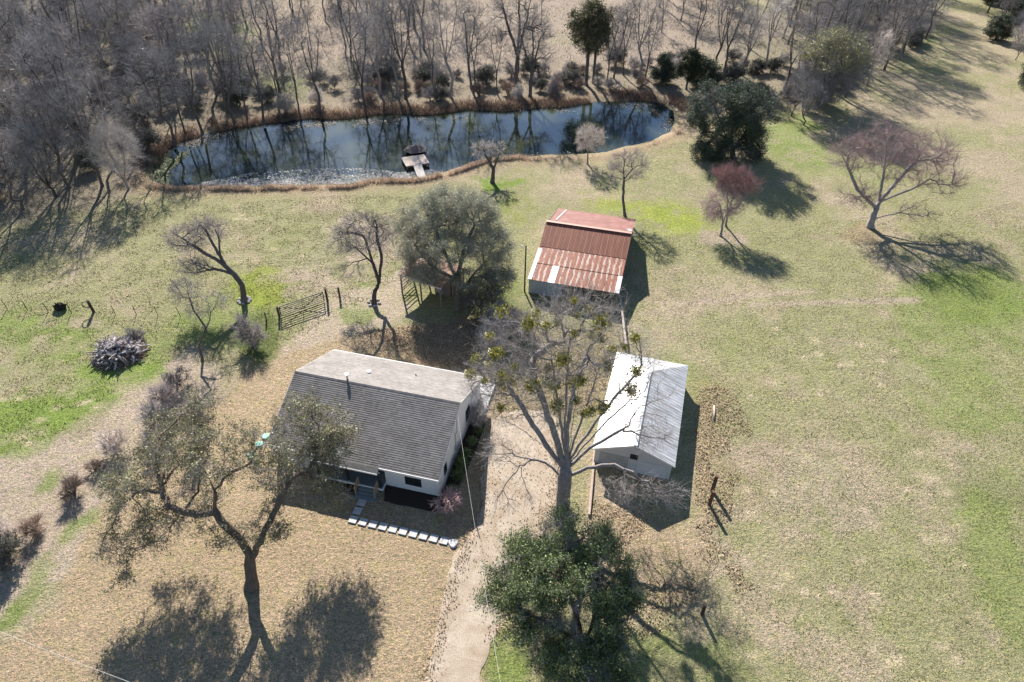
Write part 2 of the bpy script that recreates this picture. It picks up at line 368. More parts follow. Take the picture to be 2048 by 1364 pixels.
C = zone(C, PINK, [(560, 500), (700, 420), (790, 430), (800, 520), (700, 590), (640, 600), (540, 560)], 14, .8, pat); C = zone(C, PINK, [(700, 430), (800, 400), (860, 450), (800, 560), (720, 560)], 14, .6, pat2)
# greens
C = zone(C, GRN*1.12, [(-100, 770), (80, 790), (210, 760), (250, 800), (170, 850), (60, 905), (-100, 940)], 14, .9, sstep(.3, .5, n2)*.75+.25)
C = zone(C, GRN*1.1, el(60, 650, 170, 45), 20, .75, pat); C = zone(C, GRN, el(230, 700, 220, 60), 22, .55, pat); C = zone(C, GRN*1.15, el(215, 735, 120, 45), 18, .8, pat)
C = zone(C, GRN, el(450, 640, 120, 55), 22, .65, pat2); C = zone(C, DKG*.85, el(515, 675, 50, 45), 12, .9); C = zone(C, YEL*.85, el(520, 580, 48, 32, -10), 14, .8); C = zone(C, GRN, el(620, 500, 90, 50), 20, .35, pat)
C = zone(C, GRN*1.05, el(735, 560, 50, 26), 12, .8, pat2); C = zone(C, GRN, el(720, 625, 50, 18), 10, .6); C = zone(C, GRN*1.1, el(1005, 372, 48, 13, -12), 8, .95); C = zone(C, DKG, el(985, 590, 60, 45), 12, .6)
C = zone(C, YEL, [(1160, 395), (1240, 392), (1330, 400), (1410, 425), (1425, 460), (1340, 470), (1270, 440), (1200, 420)], 16, .75, sstep(.3, .55, n2*.5+n3*.5)); C = zone(C, YEL*.8, el(1030, 440, 50, 60), 20, .5, pat)
C = zone(C, GRN*1.1, el(1590, 300, 110, 40, 20), 18, .7, pat); C = zone(C, GRN*1.1, el(1580, 255, 60, 16), 12, .5); C = zone(C, GRN*1.05, el(1950, 700, 160, 190, -50), 26, .55, pat2); C = zone(C, GRN, el(1950, 590, 120, 60, 10), 18, .55)
C = zone(C, GRN, el(2010, 1150, 70, 200, -20), 24, .6, pat2); C = zone(C, GRN, el(1700, 1130, 200, 40, 10), 22, .3, pat); C = zone(C, GRN*1.05, el(1420, 720, 130, 90, -30), 24, .3, pat); C = zone(C, GRN, el(1740, 340, 60, 20), 12, .4)
C = zone(C, GRN, el(1010, 1330, 45, 80), 12, .75, pat2); C = zone(C, GRN*.95, [(1100, 1250), (1500, 1290), (1520, 1450), (1080, 1450)], 20, .55, pat2)
for a in ((60, 1190), (100, 1120), (160, 1050), (20, 1240), (95, 965)): C = zone(C, GRN, el(a[0], a[1], 45, 16, -40), 9, .7, pat2)
# litter and soil on the right
C = zone(C, LIT*1.35, [(1190, 1000), (1230, 1010), (1390, 1060), (1400, 760), (1430, 780), (1420, 1000), (1400, 1200), (1250, 1200), (1190, 1100)], 34, .7)
C = zone(C, TAN*.95, el(1480, 880, 90, 130), 26, .45, pat2); C = zone(C, PINK*.9, el(1600, 960, 190, 70, 35), 30, .4, pat2); C = zone(C, PINK*.92, el(1720, 720, 150, 40, 15), 26, .45, pat)
C = zone(C, PINK, [(1330, 606), (1500, 585), (1620, 578), (1640, 586), (1500, 596), (1350, 616)], 4, .8, grit=4); C = zone(C, PINK, [(1500, 606), (1700, 598), (1840, 596), (1840, 606), (1600, 611), (1500, 614)], 4, .75, grit=4)
C = zone(C, STRAW, [(1900, 380), (1960, 420), (2048, 500), (2048, 540), (1960, 470), (1890, 400)], 8, .7, pat2, grit=10); C = zone(C, PINK, el(1720, 440, 110, 50, 10), 16, .6, pat2)
C = zone(C, LIT*1.1, el(1740, 470, 50, 16), 8, .7); C = zone(C, PINK*.9, el(1445, 478, 40, 12), 6, .8)
# pale earth mounds and worn spots
_r = np.random.default_rng(77)
for reg, k_, rd in (([(1480, 900), (1900, 900), (1950, 1364), (1500, 1364)], 46, .28), ([(0, 770), (220, 790), (160, 850), (0, 920)], 16, .3), ([(480, 420), (640, 470), (600, 560), (420, 520)], 10, .3), ([(1450, 640), (1800, 650), (1800, 860), (1500, 860)], 14, .3)):
    W_ = poly_world(reg); lo, hi = W_.min(0), W_.max(0)
    for _ in range(k_):
        q = lo+(hi-lo)*_r.random(2)
        if seg_dist(q[None, 0], q[None, 1], W_)[0] > 0: continue
        ix = slice(*np.searchsorted(xs, (q[0]-2, q[0]+2))); iy = slice(*np.searchsorted(ys, (q[1]-2, q[1]+2))); m_ = np.exp(-((X[iy, ix]-q[0])**2/(rd*(1+_r.random()))**2+(Y[iy, ix]-q[1])**2/rd**2))[..., None]*.85
        C[iy, ix] = C[iy, ix]*(1-m_)+np.array([.58, .47, .34])*m_
# far bank, shore
farb = (Y > 100+(X+60)*.35); bk = np.exp(-((D-2.2)/2.2)**2)
C = lerp(C, c3(.36, .26, .185), bk*.8); C = lerp(C, c3(.07, .055, .035), sstep(.2, -.3, D))
C = C*(.86+.28*fbm(X, Y+11, .9, 3))[..., None]
me = npmesh('ground', V, F, [], True)
ca = me.color_attributes.new('turf', 'FLOAT_COLOR', 'POINT'); ca.data.foreach_set('color', np.concatenate([np.clip(C, 0, 1), np.ones(X.shape+(1,))], -1).astype(np.float32).ravel())
gm, n, p = newmat('ground')
vc = nd(n, 'ShaderNodeVertexColor', layer_name='turf').outputs[0]; oc = coord(n)
f1 = noise(n, 9, 6, .75, oc); f2 = noise(n, 3.1, 5, .7, oc); f3 = noise(n, 1.05, 4, .6, oc, .6)
c = mixc(n, 1., vc, ramp(n, f1, [(.37, (.34, .35, .33)), (.46, (.88, .89, .88)), (.54, (1.08, 1.06, 1.05)), (.63, (1.65, 1.6, 1.55))]), 'MULTIPLY')
c = mixc(n, 1., c, ramp(n, f2, [(.32, (.62, .70, .60)), (.5, (1, 1, 1)), (.68, (1.38, 1.25, 1.18))]), 'MULTIPLY')
c = mixc(n, ramp(n, f3, [(.52, (0, 0, 0)), (.62, (1, 1, 1))]), c, mixc(n, 1., c, (.95, 1.0, .86), 'MULTIPLY'))
vo = nd(n, 'ShaderNodeTexVoronoi'); vo.inputs['Scale'].default_value = 1.25; n.links.new(oc, vo.inputs['Vector']); vo.inputs['Randomness'].default_value = 1
wd = mth(n, 'MULTIPLY', ramp(n, vo.outputs['Distance'], [(.10, (1, 1, 1)), (.19, (0, 0, 0))]), ramp(n, noise(n, .22, 3, .6, oc), [(.45, (0, 0, 0)), (.6, (1, 1, 1))]))
c = mixc(n, mth(n, 'MULTIPLY', wd, .55), c, (.05, .06, .025))
n.links.new(c, p.inputs['Base Color']); p.inputs['Roughness'].default_value = .95; p.inputs['Specular IOR Level'].default_value = .1
h = mth(n, 'ADD', f1, mth(n, 'MULTIPLY', f2, 1.3)); bump(n, p, h, 1., .16)
me.materials.append(gm); g = link('ground', me); tag(g, kind='structure')

# water
wm_, n, p = newmat('pond_water'); p.inputs['Base Color'].default_value = (.018, .027, .018, 1); p.inputs['Roughness'].default_value = .03; p.inputs['IOR'].default_value = 1.6
p.inputs['Specular IOR Level'].default_value = .8; p.inputs['Specular Tint'].default_value = (.46, .73, 1, 1)
oc = coord(n); hh = mth(n, 'ADD', noise(n, 1.6, 3, .5, oc, .5), mth(n, 'MULTIPLY', noise(n, 7, 2, .5, oc), .15)); bump(n, p, hh, .10, .05)
wc = noise(n, .12, 3, .5, oc, .8); n.links.new(ramp(n, wc, [(.4, (.012, .02, .02)), (.62, (.045, .05, .024))]), p.inputs['Base Color'])
x0, x1 = PWd[:, 0].min()-3, PWd[:, 0].max()+3; y0, y1 = PWd[:, 1].min()-3, PWd[:, 1].max()+3
gx = np.linspace(x0, x1, 90); gy = np.linspace(y0, y1, 60); GX, GY = np.meshgrid(gx, gy); DD = seg_dist(GX, GY, PWd)
idx = np.arange(59)[:, None]*90+np.arange(89)[None, :]; F = np.stack([idx, idx+1, idx+91, idx+90], -1).reshape(-1, 4); keep = DD.reshape(-1)[F].min(1) < .8
wo = link('pond_water', npmesh('pond_water', np.stack([GX, GY, GX*0+WZ], -1).reshape(-1, 3), F[keep], [wm_], True)); tag(wo, kind='structure')

# gravel drive, laid on the ground
def sheet(name, px, mat, z=.03, step=.5, jit=.12, label=None):
    pts = dens(poly_world(px), step); pts = pts+(np.stack([fbm(pts[:, 0], pts[:, 1], 1.0)-.5, fbm(pts[:, 0]+40, pts[:, 1], 1.0)-.5], 1))*jit*4
    lo = pts.min(0); hi = pts.max(0); gx = np.arange(lo[0], hi[0]+.3, .3); gy = np.arange(lo[1], hi[1]+.3, .3); GX, GY = np.meshgrid(gx, gy); d = seg_dist(GX, GY, pts)
    import mathutils
    # grid cut to the outline by snapping near-edge vertices onto it
    k = len(gx); ii = np.arange(len(gy)-1)[:, None]*k+np.arange(k-1)[None, :]; F = np.stack([ii, ii+1, ii+k+1, ii+k], -1).reshape(-1, 4)
    Vv = np.stack([GX, GY], -1).reshape(-1, 2); dv = d.reshape(-1)
    keep = dv[F].min(1) < 0; F = F[keep]; used = np.unique(F); outv = used[dv[used] > 0]
    for q in outv:
        best = None; bd = 1e9
        P0 = pts; P1 = np.roll(pts, -1, 0); e = P1-P0; t = np.clip(((Vv[q]-P0)*e).sum(1)/((e*e).sum(1)+1e-9), 0, 1); c_ = P0+e*t[:, None]; b = np.argmin(((c_-Vv[q])**2).sum(1)); Vv[q] = c_[b]
    DD = np.full(len(Vv), 50.); zz = ground_height(Vv[:, 0], Vv[:, 1], DD)
    edge = np.clip(-dv, -.1, .35)/.35; zz = np.maximum(zz, -.02)*.25+z+.05*0; zz = zz-np.where(dv > -.05, .03, 0)
    remap = -np.ones(len(Vv), int); remap[used] = np.arange(len(used)); o = link(name, npmesh(name, np.column_stack([Vv[used], zz[used]]), remap[F], [mat], True))
    return tag(o, kind='structure')
gv, n, p = newmat('gravel'); oc = coord(n); f1 = noise(n, 14, 6, .8, oc); f2 = noise(n, .55, 5, .65, oc, .8)
c = mixc(n, 1., ramp(n, f2, [(.3, (.31, .235, .165)), (.5, (.39, .315, .24)), (.68, (.46, .39, .315))]), ramp(n, f1, [(.33, (.55, .53, .5)), (.5, (1, 1, 1)), (.66, (1.35, 1.33, 1.3))]), 'MULTIPLY')
n.links.new(c, p.inputs['Base Color']); p.inputs['Roughness'].default_value = .95; bump(n, p, f1, .8, .05)
sheet('driveway', [(845, 1390), (880, 1240), (905, 1120), (925, 1090), (945, 1052), (962, 1000), (972, 880), (985, 842), (1010, 822), (1060, 818), (1105, 830), (1125, 870), (1120, 940), (1115, 1010), (1100, 1060), (1050, 1100),
                   (1020, 1160), (1000, 1240), (985, 1290), (966, 1340), (962, 1390)], gv, .06, jit=.2)
mulch = simple('mulch', (.055, .04, .032), (.02, .015, .012), 14, .95, 0, .8)
sheet('mulch_bed', [(768, 1003), (863, 1024), (884, 1022), (904, 1000), (950, 905), (970, 850), (962, 800), (950, 792), (935, 830), (905, 900), (880, 985), (865, 990), (770, 966)], mulch, .07, .4, .04)
sheet('mulch_bed', [(640, 950), (722, 972), (714, 992), (628, 972)], mulch, .07, .4, .04)

# dry reeds along the shore (uncountable), bank brush, floating debris
def blades(name, pts, hts, width, mat, lean=.35, seed=3, kind='stuff', curl=0, zmin=WZ-.05):
    r = np.random.default_rng(seed); n_ = len(pts); a = r.random(n_)*2*pi; u = np.stack([np.cos(a), np.sin(a), 0*a], 1); base = pts.copy()
    tip = base+np.stack([r.normal(0, lean, n_)*hts, r.normal(0, lean, n_)*hts, hts], 1); wd = (width*(.6+.8*r.random(n_)))[:, None]
    Vb = np.stack([base-u*wd, base+u*wd, tip+u*wd*.35, tip-u*wd*.35], 1).reshape(-1, 3)
    o = link(name, npmesh(name, Vb, np.arange(n_*4).reshape(-1, 4), [mat], False)); tag(o, kind=kind); return o
def along(px_line, n_, spread, z=None, seed=0):
    """points scattered round a photographed line on the ground"""
    r = np.random.default_rng(seed); L = poly_world(px_line); s = np.r_[0, np.cumsum(np.linalg.norm(np.diff(L, axis=0), axis=1))]; t = r.random(n_)*s[-1]
    x = np.interp(t, s, L[:, 0]); y = np.interp(t, s, L[:, 1]); q = np.stack([x, y], 1)+r.normal(0, spread, (n_, 2)); i0 = np.searchsorted(s, t).clip(1, len(s)-1); dv = unit(L[i0]-L[i0-1]); return q+np.stack([-dv[:, 1], dv[:, 0]], 1)*((fbm(x, y, 4., 3)-.5)*3.2)[:, None]
def on_ground(q):
    d = seg_dist(q[:, 0], q[:, 1], PWd); return np.column_stack([q, np.maximum(ground_height(q[:, 0], q[:, 1], d), WZ-.05)]), d
REED = leafmat('reed_dry', (.26, .19, .14), (.46, .35, .27), (.64, .52, .42), .3, .8, .1)
RBR = leafmat('bank_brush', (.10, .065, .05), (.22, .15, .115), (.42, .32, .26), .2, .8, .1)
shore = [(300, 372), (340, 378), (400, 379), (480, 379), (560, 376), (640, 374), (700, 371), (760, 364), (815, 364), (862, 357), (910, 343), (955, 325), (1000, 318), (1050, 319), (1100, 321), (1160, 322), (1210, 320), (1255, 312), (1300, 298), (1340, 283), (1362, 268)]
q = along(shore, 24000, .5, seed=1); q, d = on_ground(q); k = (d > -.7) & (d < 2.6) & (fbm(q[:, 0], q[:, 1], 1.8, 2)+np.random.default_rng(4).normal(0, .12, len(q)) > .40); q = q[k]; blades('dry_reeds', q, .18+.42*fbm(q[:, 0], q[:, 1]+3, 3.5, 2)+.25*np.random.default_rng(5).random(len(q)), .028, REED, .3)
farshore = [(290, 330), (315, 300), (345, 281), (400, 264), (480, 247), (560, 236), (640, 229), (700, 229), (760, 221), (830, 221), (900, 219), (960, 211), (1010, 213), (1060, 208), (1120, 208), (1180, 197), (1240, 193), (1300, 190), (1345, 200), (1365, 225)]
q = along(farshore, 30000, 1.15, seed=2); q, d = on_ground(q); k = (d > -.3) & (fbm(q[:, 0]+5, q[:, 1], 3.5, 2) > .38); q = q[k]; blades('bank_brush', q, .25+.55*np.random.default_rng(6).random(len(q)), .03, RBR, .45, 4)
DEB = leafmat('debris_pale', (.24, .24, .23), (.44, .43, .42), (.68, .67, .66), .1, .95, .05)
def flecks(name, q, z, size, mat, seed, tilt=.25):
    r = np.random.default_rng(seed); n_ = len(q); a = r.random(n_)*2*pi; s = (size*(.4+1.1*r.random(n_)))[:, None]; c = np.column_stack([q, np.full(n_, z)+r.random(n_)*.02])
    u = np.stack([np.cos(a), np.sin(a), r.normal(0, tilt, n_)], 1)*s; v = np.stack([-np.sin(a), np.cos(a), r.normal(0, tilt, n_)], 1)*s*.7; c[:, 2] += .01
    return tag(link(name, npmesh(name, np.stack([c-u, c-v, c+u, c+v], 1).reshape(-1, 3), np.arange(n_*4).reshape(-1, 4), [mat], False)), kind='stuff')
def in_poly(px, n_, seed, z=WZ):
    r = np.random.default_rng(seed); W_ = poly_world(px, z); lo, hi = W_.min(0), W_.max(0); q = lo+(hi-lo)*r.random((n_*6, 2)); d = seg_dist(q[:, 0], q[:, 1], W_); return q[d < 0][:n_]
def inpond(q): return q[seg_dist(q[:, 0], q[:, 1], PWd) < .2]
r = np.random.default_rng(11); q = in_poly([(400, 366), (450, 357), (500, 346), (560, 343), (620, 338), (690, 335), (760, 340), (800, 345), (860, 338), (890, 346), (830, 362), (700, 372), (560, 374), (400, 374)], 30000, 12)
dl = fbm(q[:, 0]*.7, q[:, 1], .9, 4)*.7+.15+np.random.default_rng(2).normal(0, .14, len(q)); dn = seg_dist(q[:, 0], q[:, 1], PWd); q = q[(dl+np.clip(-dn/5, 0, .5)*-.62+sstep(-32, -27, q[:, 0]-0)*.0 > .33)]; flecks('floating_debris', inpond(q), WZ, .10, DEB, 13)
q = np.concatenate([along([(330, 302), (400, 273), (480, 259), (560, 250), (700, 243), (830, 235)], 3500, .7, seed=21), along([(830, 235), (960, 227), (1060, 222), (1180, 213), (1300, 206), (1345, 235), (1335, 262)], 2200, .6, seed=22),
                    along([(340, 300), (352, 285), (420, 270)], 900, 1.1, seed=24), along([(900, 335), (1000, 316), (1050, 313), (1130, 306), (1200, 306)], 1500, .6, seed=23)])
DEB2 = leafmat('debris_brown', (.12, .10, .08), (.26, .23, .19), (.48, .45, .42), .1, .95, .05); k = fbm(q[:, 0], q[:, 1], 3.2, 2) > .47; flecks('floating_leaves', inpond(q[k]), WZ, .11, DEB2, 14)
ALG = leafmat('algae', (.07, .09, .03), (.14, .17, .06), (.24, .27, .11), .2, .6, .3)
q = np.concatenate([in_poly([(300, 372), (300, 330), (322, 312), (350, 320), (335, 350), (340, 374)], 4500, 31), in_poly([(345, 320), (370, 300), (378, 308), (355, 330), (340, 340)], 800, 32)]); flecks('pond_weed', inpond(q), WZ, .11, ALG, 15)
# fallen leaves and dry tufts scattered on the ground
LEAFL = leafmat('leaf_litter', (.14, .10, .07), (.31, .225, .15), (.50, .39, .27), .1, .8, .1)
q = np.concatenate([in_poly([(1185, 1000), (1390, 1060), (1390, 780), (1500, 760), (1520, 1220), (1250, 1280), (1180, 1120)], 14000, 41, 0), in_poly([(960, 690), (1240, 690), (1190, 830), (1000, 840)], 6000, 42, 0), in_poly([(720, 660), (960, 640), (960, 740), (860, 730)], 5000, 43, 0)])
xx, yy = proj(np.column_stack([q, q[:, 0]*0])); k = fbm(q[:, 0], q[:, 1], 3.5, 3) > .36+.30*sstep(1415, 1510, xx)+.2*sstep(1180, 1270, yy); q = q[k]; flecks('fallen_leaves', q, .05, .055, LEAFL, 44, .5)
TUFT = leafmat('grass_tuft', (.12, .13, .05), (.22, .22, .10), (.40, .35, .21), .2, .8, .1)
def tufts(name, px, n_, seed, h_, mat, wd=.035, cl=2.2, th=.5):
    q = in_poly(px, n_, seed, 0); q = q[fbm(q[:, 0], q[:, 1], cl, 3) > th]; q3, d = on_ground(q); q3 = q3[d > 1.5]
    return blades(name, q3, h_*(.5+np.random.default_rng(seed).random(len(q3))), wd, mat, .7, seed)
tufts('pasture_grass', [(1250, 480), (2100, 400), (2200, 1390), (1450, 1390), (1400, 700), (1250, 640)], 60000, 51, .06, TUFT, .03, 1.2, .46)
q = np.concatenate([along([(850, 1364), (905, 1120), (945, 1050), (962, 1000), (972, 880)], 1500, .35, seed=61), along([(985, 1290), (1000, 1240), (1020, 1160), (1050, 1100), (1100, 1060), (1115, 1010), (1125, 870)], 1500, .4, seed=62), in_poly([(985, 842), (1105, 830), (1120, 940), (1050, 1100), (940, 1130), (972, 900)], 900, 63, 0)])
flecks('drive_leaves', q, .085, .05, LEAFL, 64, .4)
BRT = leafmat('woodland_brush', (.05, .045, .03), (.14, .13, .085), (.38, .33, .28), .2, .8, .1)
tufts('woodland_brush', [(-150, -60), (1900, -90), (1880, 60), (1740, 165), (1600, 225), (1400, 180), (1300, 180), (1000, 205), (700, 222), (480, 240), (320, 290), (280, 380), (190, 410), (0, 455), (-200, 460)], 70000, 53, .34, BRT, .035, 3.0, .44)
tufts('meadow_grass', [(-60, 440), (700, 390), (1000, 400), (800, 560), (520, 720), (300, 730), (100, 880), (-60, 930)], 50000, 52, .08, TUFT, .035, 1.5, .46)

# ============================================================= BUILDINGS
WHITE = simple('white_siding', (.74, .72, .71), (.66, .64, .63), 3, .7, 0, .1); TRIM = simple('white_trim', (.80, .79, .78), (.72, .71, .70), 5, .5, 0, 0)
GLASS, n, p = newmat('window_glass'); p.inputs['Base Color'].default_value = (.02, .024, .03, 1); p.inputs['Roughness'].default_value = .06; p.inputs['Specular IOR Level'].default_value = .7
FRAME = simple('dark_frame', (.035, .035, .038), (.02, .02, .022), 8, .45, 0, 0)
DARK = simple('dark_grey_paint', (.06, .065, .07), (.04, .045, .05), 4, .6, 0, 0); DECK = simple('porch_floor_paint', (.22, .245, .25), (.16, .18, .185), 3, .6, 0, .1)
WOODN = simple('new_timber', (.42, .29, .19), (.30, .20, .13), 9, .8, 0, .2, (1, 1, .2)); WOODO = simple('weathered_wood', (.27, .22, .18), (.13, .10, .085), 9, .9, 0, .4, (1, 1, .25))
CONC = simple('concrete', (.52, .52, .51), (.38, .38, .37), 3, .85, 0, .15); GALV = simple('galvanised', (.55, .57, .60), (.42, .44, .47), 5, .4, .7, .05)
def shingles():
    m, n, p = newmat('roof_shingles'); oc = coord(n); sp = nd(n, 'ShaderNodeSeparateXYZ'); n.links.new(oc, sp.inputs[0])
    cb = nd(n, 'ShaderNodeCombineXYZ'); n.links.new(mth(n, 'MULTIPLY', sp.outputs[0], 3.3), cb.inputs[0]); n.links.new(mth(n, 'FLOOR', mth(n, 'MULTIPLY', sp.outputs[1], 5.95)), cb.inputs[1])
    wn = nd(n, 'ShaderNodeTexWhiteNoise', noise_dimensions='2D'); fl = nd(n, 'ShaderNodeVectorMath', operation='FLOOR'); n.links.new(cb.outputs[0], fl.inputs[0]); n.links.new(fl.outputs[0], wn.inputs['Vector'])
    c = ramp(n, wn.outputs[0], [(0, (.215, .195, .178)), (.5, (.25, .228, .21)), (1, (.29, .266, .246))]); c = mixc(n, 1., c, ramp(n, noise(n, 30, 4, .8, oc), [(.35, (.7, .7, .7)), (.65, (1.3, 1.3, 1.3))]), 'MULTIPLY')
    c = mixc(n, 1., c, ramp(n, noise(n, .6, 3, .6, oc), [(.35, (.88, .88, .88)), (.65, (1.1, 1.1, 1.1))]), 'MULTIPLY')
    n.links.new(c, p.inputs['Base Color']); p.inputs['Roughness'].default_value = .95; p.inputs['Specular IOR Level'].default_value = .15; bump(n, p, noise(n, 60, 2, .6, oc), .4, .01); return m
SHING = shingles()
def stepped(v0, z0, v1, z1, n_, th):
    """points of a stepped (lapped courses) line from low edge to ridge"""
    out = []
    for i in range(n_):
        a = i/n_; b = (i+1)/n_; out += [(v0+(v1-v0)*a, z0+(z1-z0)*a+th), (v0+(v1-v0)*b, z0+(z1-z0)*b+th*.15)]
    return out
HLn, HDp, HZE, HZR, HZB, HRF = 14.887, 12.605, 2.43, 5.22, 2.161, .4804
RV = HDp*HRF
H = thing('farmhouse', 'white farmhouse with grey shingle gable roof and small front porch', 'house', (-5.546, 33.846, 0), -.2303)
# walls: main block, recessed behind the porch on the left of the front
b = MB(); o_ = .30; PX0, PX1 = -10.6, -4.72; pd = 2.1
Lw, Rw, Bw = -HLn+.25, -.13, HDp-.30
def zroof(v): return HZE+(HZR-HZE)*v/RV if v < RV else HZR-(HZR-HZB)*(v-RV)/(HDp-RV)
def wallprof(v0, v1): return [(v0, -.1), (v1, -.1), (v1, zroof(v1)-.1), (RV, HZR-.14), (v0, zroof(v0)-.1)]
b.extr(wallprof(o_, Bw), PX1, Rw); b.extr(wallprof(o_+pd, Bw), PX0, PX1+.0); b.extr(wallprof(o_, Bw), Lw, PX0)
b.build('wall', WHITE, H)
b = MB(); prof = [(0, HZE-.02)]+stepped(0, HZE, RV, HZR, 36, .02)+[(RV, HZR+.03)]+[(v, z) for v, z in reversed(stepped(HDp, HZB, RV, HZR, 36, .02))]+[(HDp, HZB-.02), (RV, HZR-.09)]
b.extr(prof, -HLn, 0); b.extr([(-.42, HZE-.235), (-.42, HZE-.18), (-.01, HZE+.03), (-.01, HZE-.03)], PX0-.1, -5.0); rf = b.build('roof', SHING, H)
b = MB(); b.extr([(RV-.16, HZR-.05), (RV, HZR+.035), (RV+.16, HZR-.05), (RV, HZR+.012)], -HLn, 0); b.build('ridge_cap', SHING, rf)
for bx6 in ((PX1-.28, 0, -.05, -.008, HZE-.14, HZE+.03), (-HLn, PX0, -.05, -.008, HZE-.14, HZE+.03), (PX0-.1, -5.0, -.475, -.43, HZE-.36, HZE-.20), (-HLn, 0, HDp+.008, HDp+.06, HZB-.16, HZB+.02)): b = MB(); b.box(*bx6); b.build('gutter', TRIM, H)
for x in (0.004, -HLn-.034):
    for (va, za, vb, zb) in ((0, HZE, RV, HZR), (RV, HZR, HDp, HZB)):
        b = MB(); b.add([(x, va, za-.14), (x, vb, zb-.14), (x, vb, zb), (x, va, za), (x+.03, va, za-.14), (x+.03, vb, zb-.14), (x+.03, vb, zb), (x+.03, va, za)], [(0, 1, 2, 3), (4, 7, 6, 5), (3, 2, 6, 7), (0, 4, 5, 1), (1, 5, 6, 2), (0, 3, 7, 4)]); b.build('fascia', TRIM, H)
def window(par, axis, at_, a0, a1, z0, z1, out, panes=2, glass=None, frame=FRAME, sill=TRIM):
    """axis 'v': wall plane v=at_, a along u; axis 'u': wall plane u=at_, a along v; out = outward sign"""
    def bx(m, p0, p1, d0, d1, z0, z1):
        d0, d1 = sorted((at_+out*d0, at_+out*d1)); (m.box(p0, p1, d0, d1, z0, z1) if axis == 'v' else m.box(d0, d1, p0, p1, z0, z1))
    f = MB(); t = .07
    bx(f, a0, a0+t, .003, .05, z0, z1); bx(f, a1-t, a1, .003, .05, z0, z1); bx(f, a0+t, a1-t, .003, .05, z0, z0+t); bx(f, a0+t, a1-t, .003, .05, z1-t, z1)
    for k in range(1, panes): x = a0+(a1-a0)*k/panes; bx(f, x-t/2, x+t/2, .003, .045, z0+t, z1-t)
    fo = f.build('window', frame, par); g_ = MB(); bx(g_, a0+t, a1-t, .004, .018, z0+t, z1-t); g_.build('pane', glass or GLASS, fo)
    if sill: s_ = MB(); bx(s_, a0-.06, a1+.06, .003, .09, z0-.07, z0-.003); s_.build('sill', sill, fo)
window(H, 'v', o_, -3.0, -1.62, .78, 1.72, -1)
window(H, 'u', Rw, 1.62, 2.25, 1.05, 2.15, 1, 1); window(H, 'u', Rw, 7.7, 8.75, 1.15, 2.45, 1, 1)
window(H, 'v', Bw, -4.6, -3.2, .9, 1.7, 1); window(H, 'v', Bw, -11.6, -10.2, .9, 1.7, 1); window(H, 'u', Lw, 3.2, 4.4, .9, 2.0, -1, 2); window(H, 'u', Lw, 8.2, 9.4, .9, 2.0, -1, 2)
b = MB(); b.box(-8.0, -7.1, o_+pd-.05, o_+pd-.004, .47, 2.05); dr_ = b.build('door', DARK, H); b = MB(); b.box(-7.25, -7.18, o_+pd-.1, o_+pd-.052, 1.15, 1.22); b.build('handle', GALV, dr_)
window(H, 'v', o_+pd, -10.2, -8.9, .95, 1.95, -1); window(H, 'v', o_+pd, -6.5, -5.3, .95, 1.95, -1)
# porch
b = MB(); b.box(PX0+.004, PX1-.004, -.46, o_+pd-.004, .36, .46); b.build('porch_floor', DECK, H)
b = MB(); b.box(PX0-.02, PX1+.02, -.53, -.464, .28, .47); b.box(PX0-.02, PX0+.06, -.46, o_-.004, .28, .455); b.box(PX1-.02, PX1+.05, -.46, o_-.004, .28, .475); b.build('porch_trim', TRIM, H)
for x in (PX0+.1, -7.85, PX1-.28): b = MB(); b.box(x, x+.15, -.36, -.21, .465, HZE-.16); b.build('porch_post', FRAME, H)
b = MB()
for k, (y0, z1) in enumerate(((-.80, .34), (-1.08, .22))): b.box(-6.72, -5.02, y0, y0+.275, .0, z1)
b.box(-6.78, -4.98, -1.62, -1.085, .0, .11); b.build('step', DECK, H)
for x in (-6.76, -5.10):
    b = MB(); b.bar((x, -.50, .46), (x, -.50, 1.32), .09); b.bar((x, -1.22, .11), (x, -1.22, .98), .09); b.bar((x, -.46, 1.34), (x, -1.28, .99), .11, .05); b.bar((x, -.50, .62), (x, -1.2, .27), .05)
    for k in range(1, 6): t = k/6; b.bar((x, -.5-.72*t, .62-.35*t), (x, -.5-.72*t, 1.32-.34*t), .035)
    b.build('stair_railing', WOODN, H)
# roof vents, electric mast and meter
b = MB(); b.tube([(-10.2, RV+.35, HZR-.3), (-10.2, RV+.35, HZR+.42)], .085, 10); b.tube([(-10.2, RV+.35, HZR+.42), (-10.2, RV+.35, HZR+.50)], .16, 10); b.build('flue_pipe', GALV, H)
b = MB(); z9 = zroof(8.74); b.tube([(-9.36, 8.74, z9-.05), (-9.36, 8.74, z9+.16)], .12, 10); b.tube([(-9.36, 8.74, z9+.16), (-9.36, 8.74, z9+.2)], .19, 10); b.build('roof_vent', TRIM, H)
b = MB(); z9 = zroof(10.1); b.tube([(-5.5, 10.1, z9-.05), (-5.5, 10.1, z9+.22)], .05, 8); b.build('vent_pipe', FRAME, H)
b = MB(); b.tube([(-.06, 4.62, .9), (-.06, 4.62, 3.0)], .035, 8); b.tube([(-.06+.12, 4.62, 3.0), (.16, 4.62, 5.1), (.24, 4.62, 5.2)], .04, 8); b.build('service_mast', GALV, H)
b = MB(); b.box(-.115, .05, 4.45, 4.8, .95, 1.55); b.box(-.115, .03, 5.0, 5.3, .9, 1.3); mt = b.build('meter_box', GALV, H)
b = MB(); b.box(-3.2, .9, HDp-.25, HDp+1.3, 0, .3); b.box(-.1, .9, 9.8, HDp-.26, 0, .24); b.build('back_slab', CONC, H)
b = MB(); b.box(-.12, -.085, .45, HDp-.6, .0, .28); b.build('foundation_trim', CONC, H)
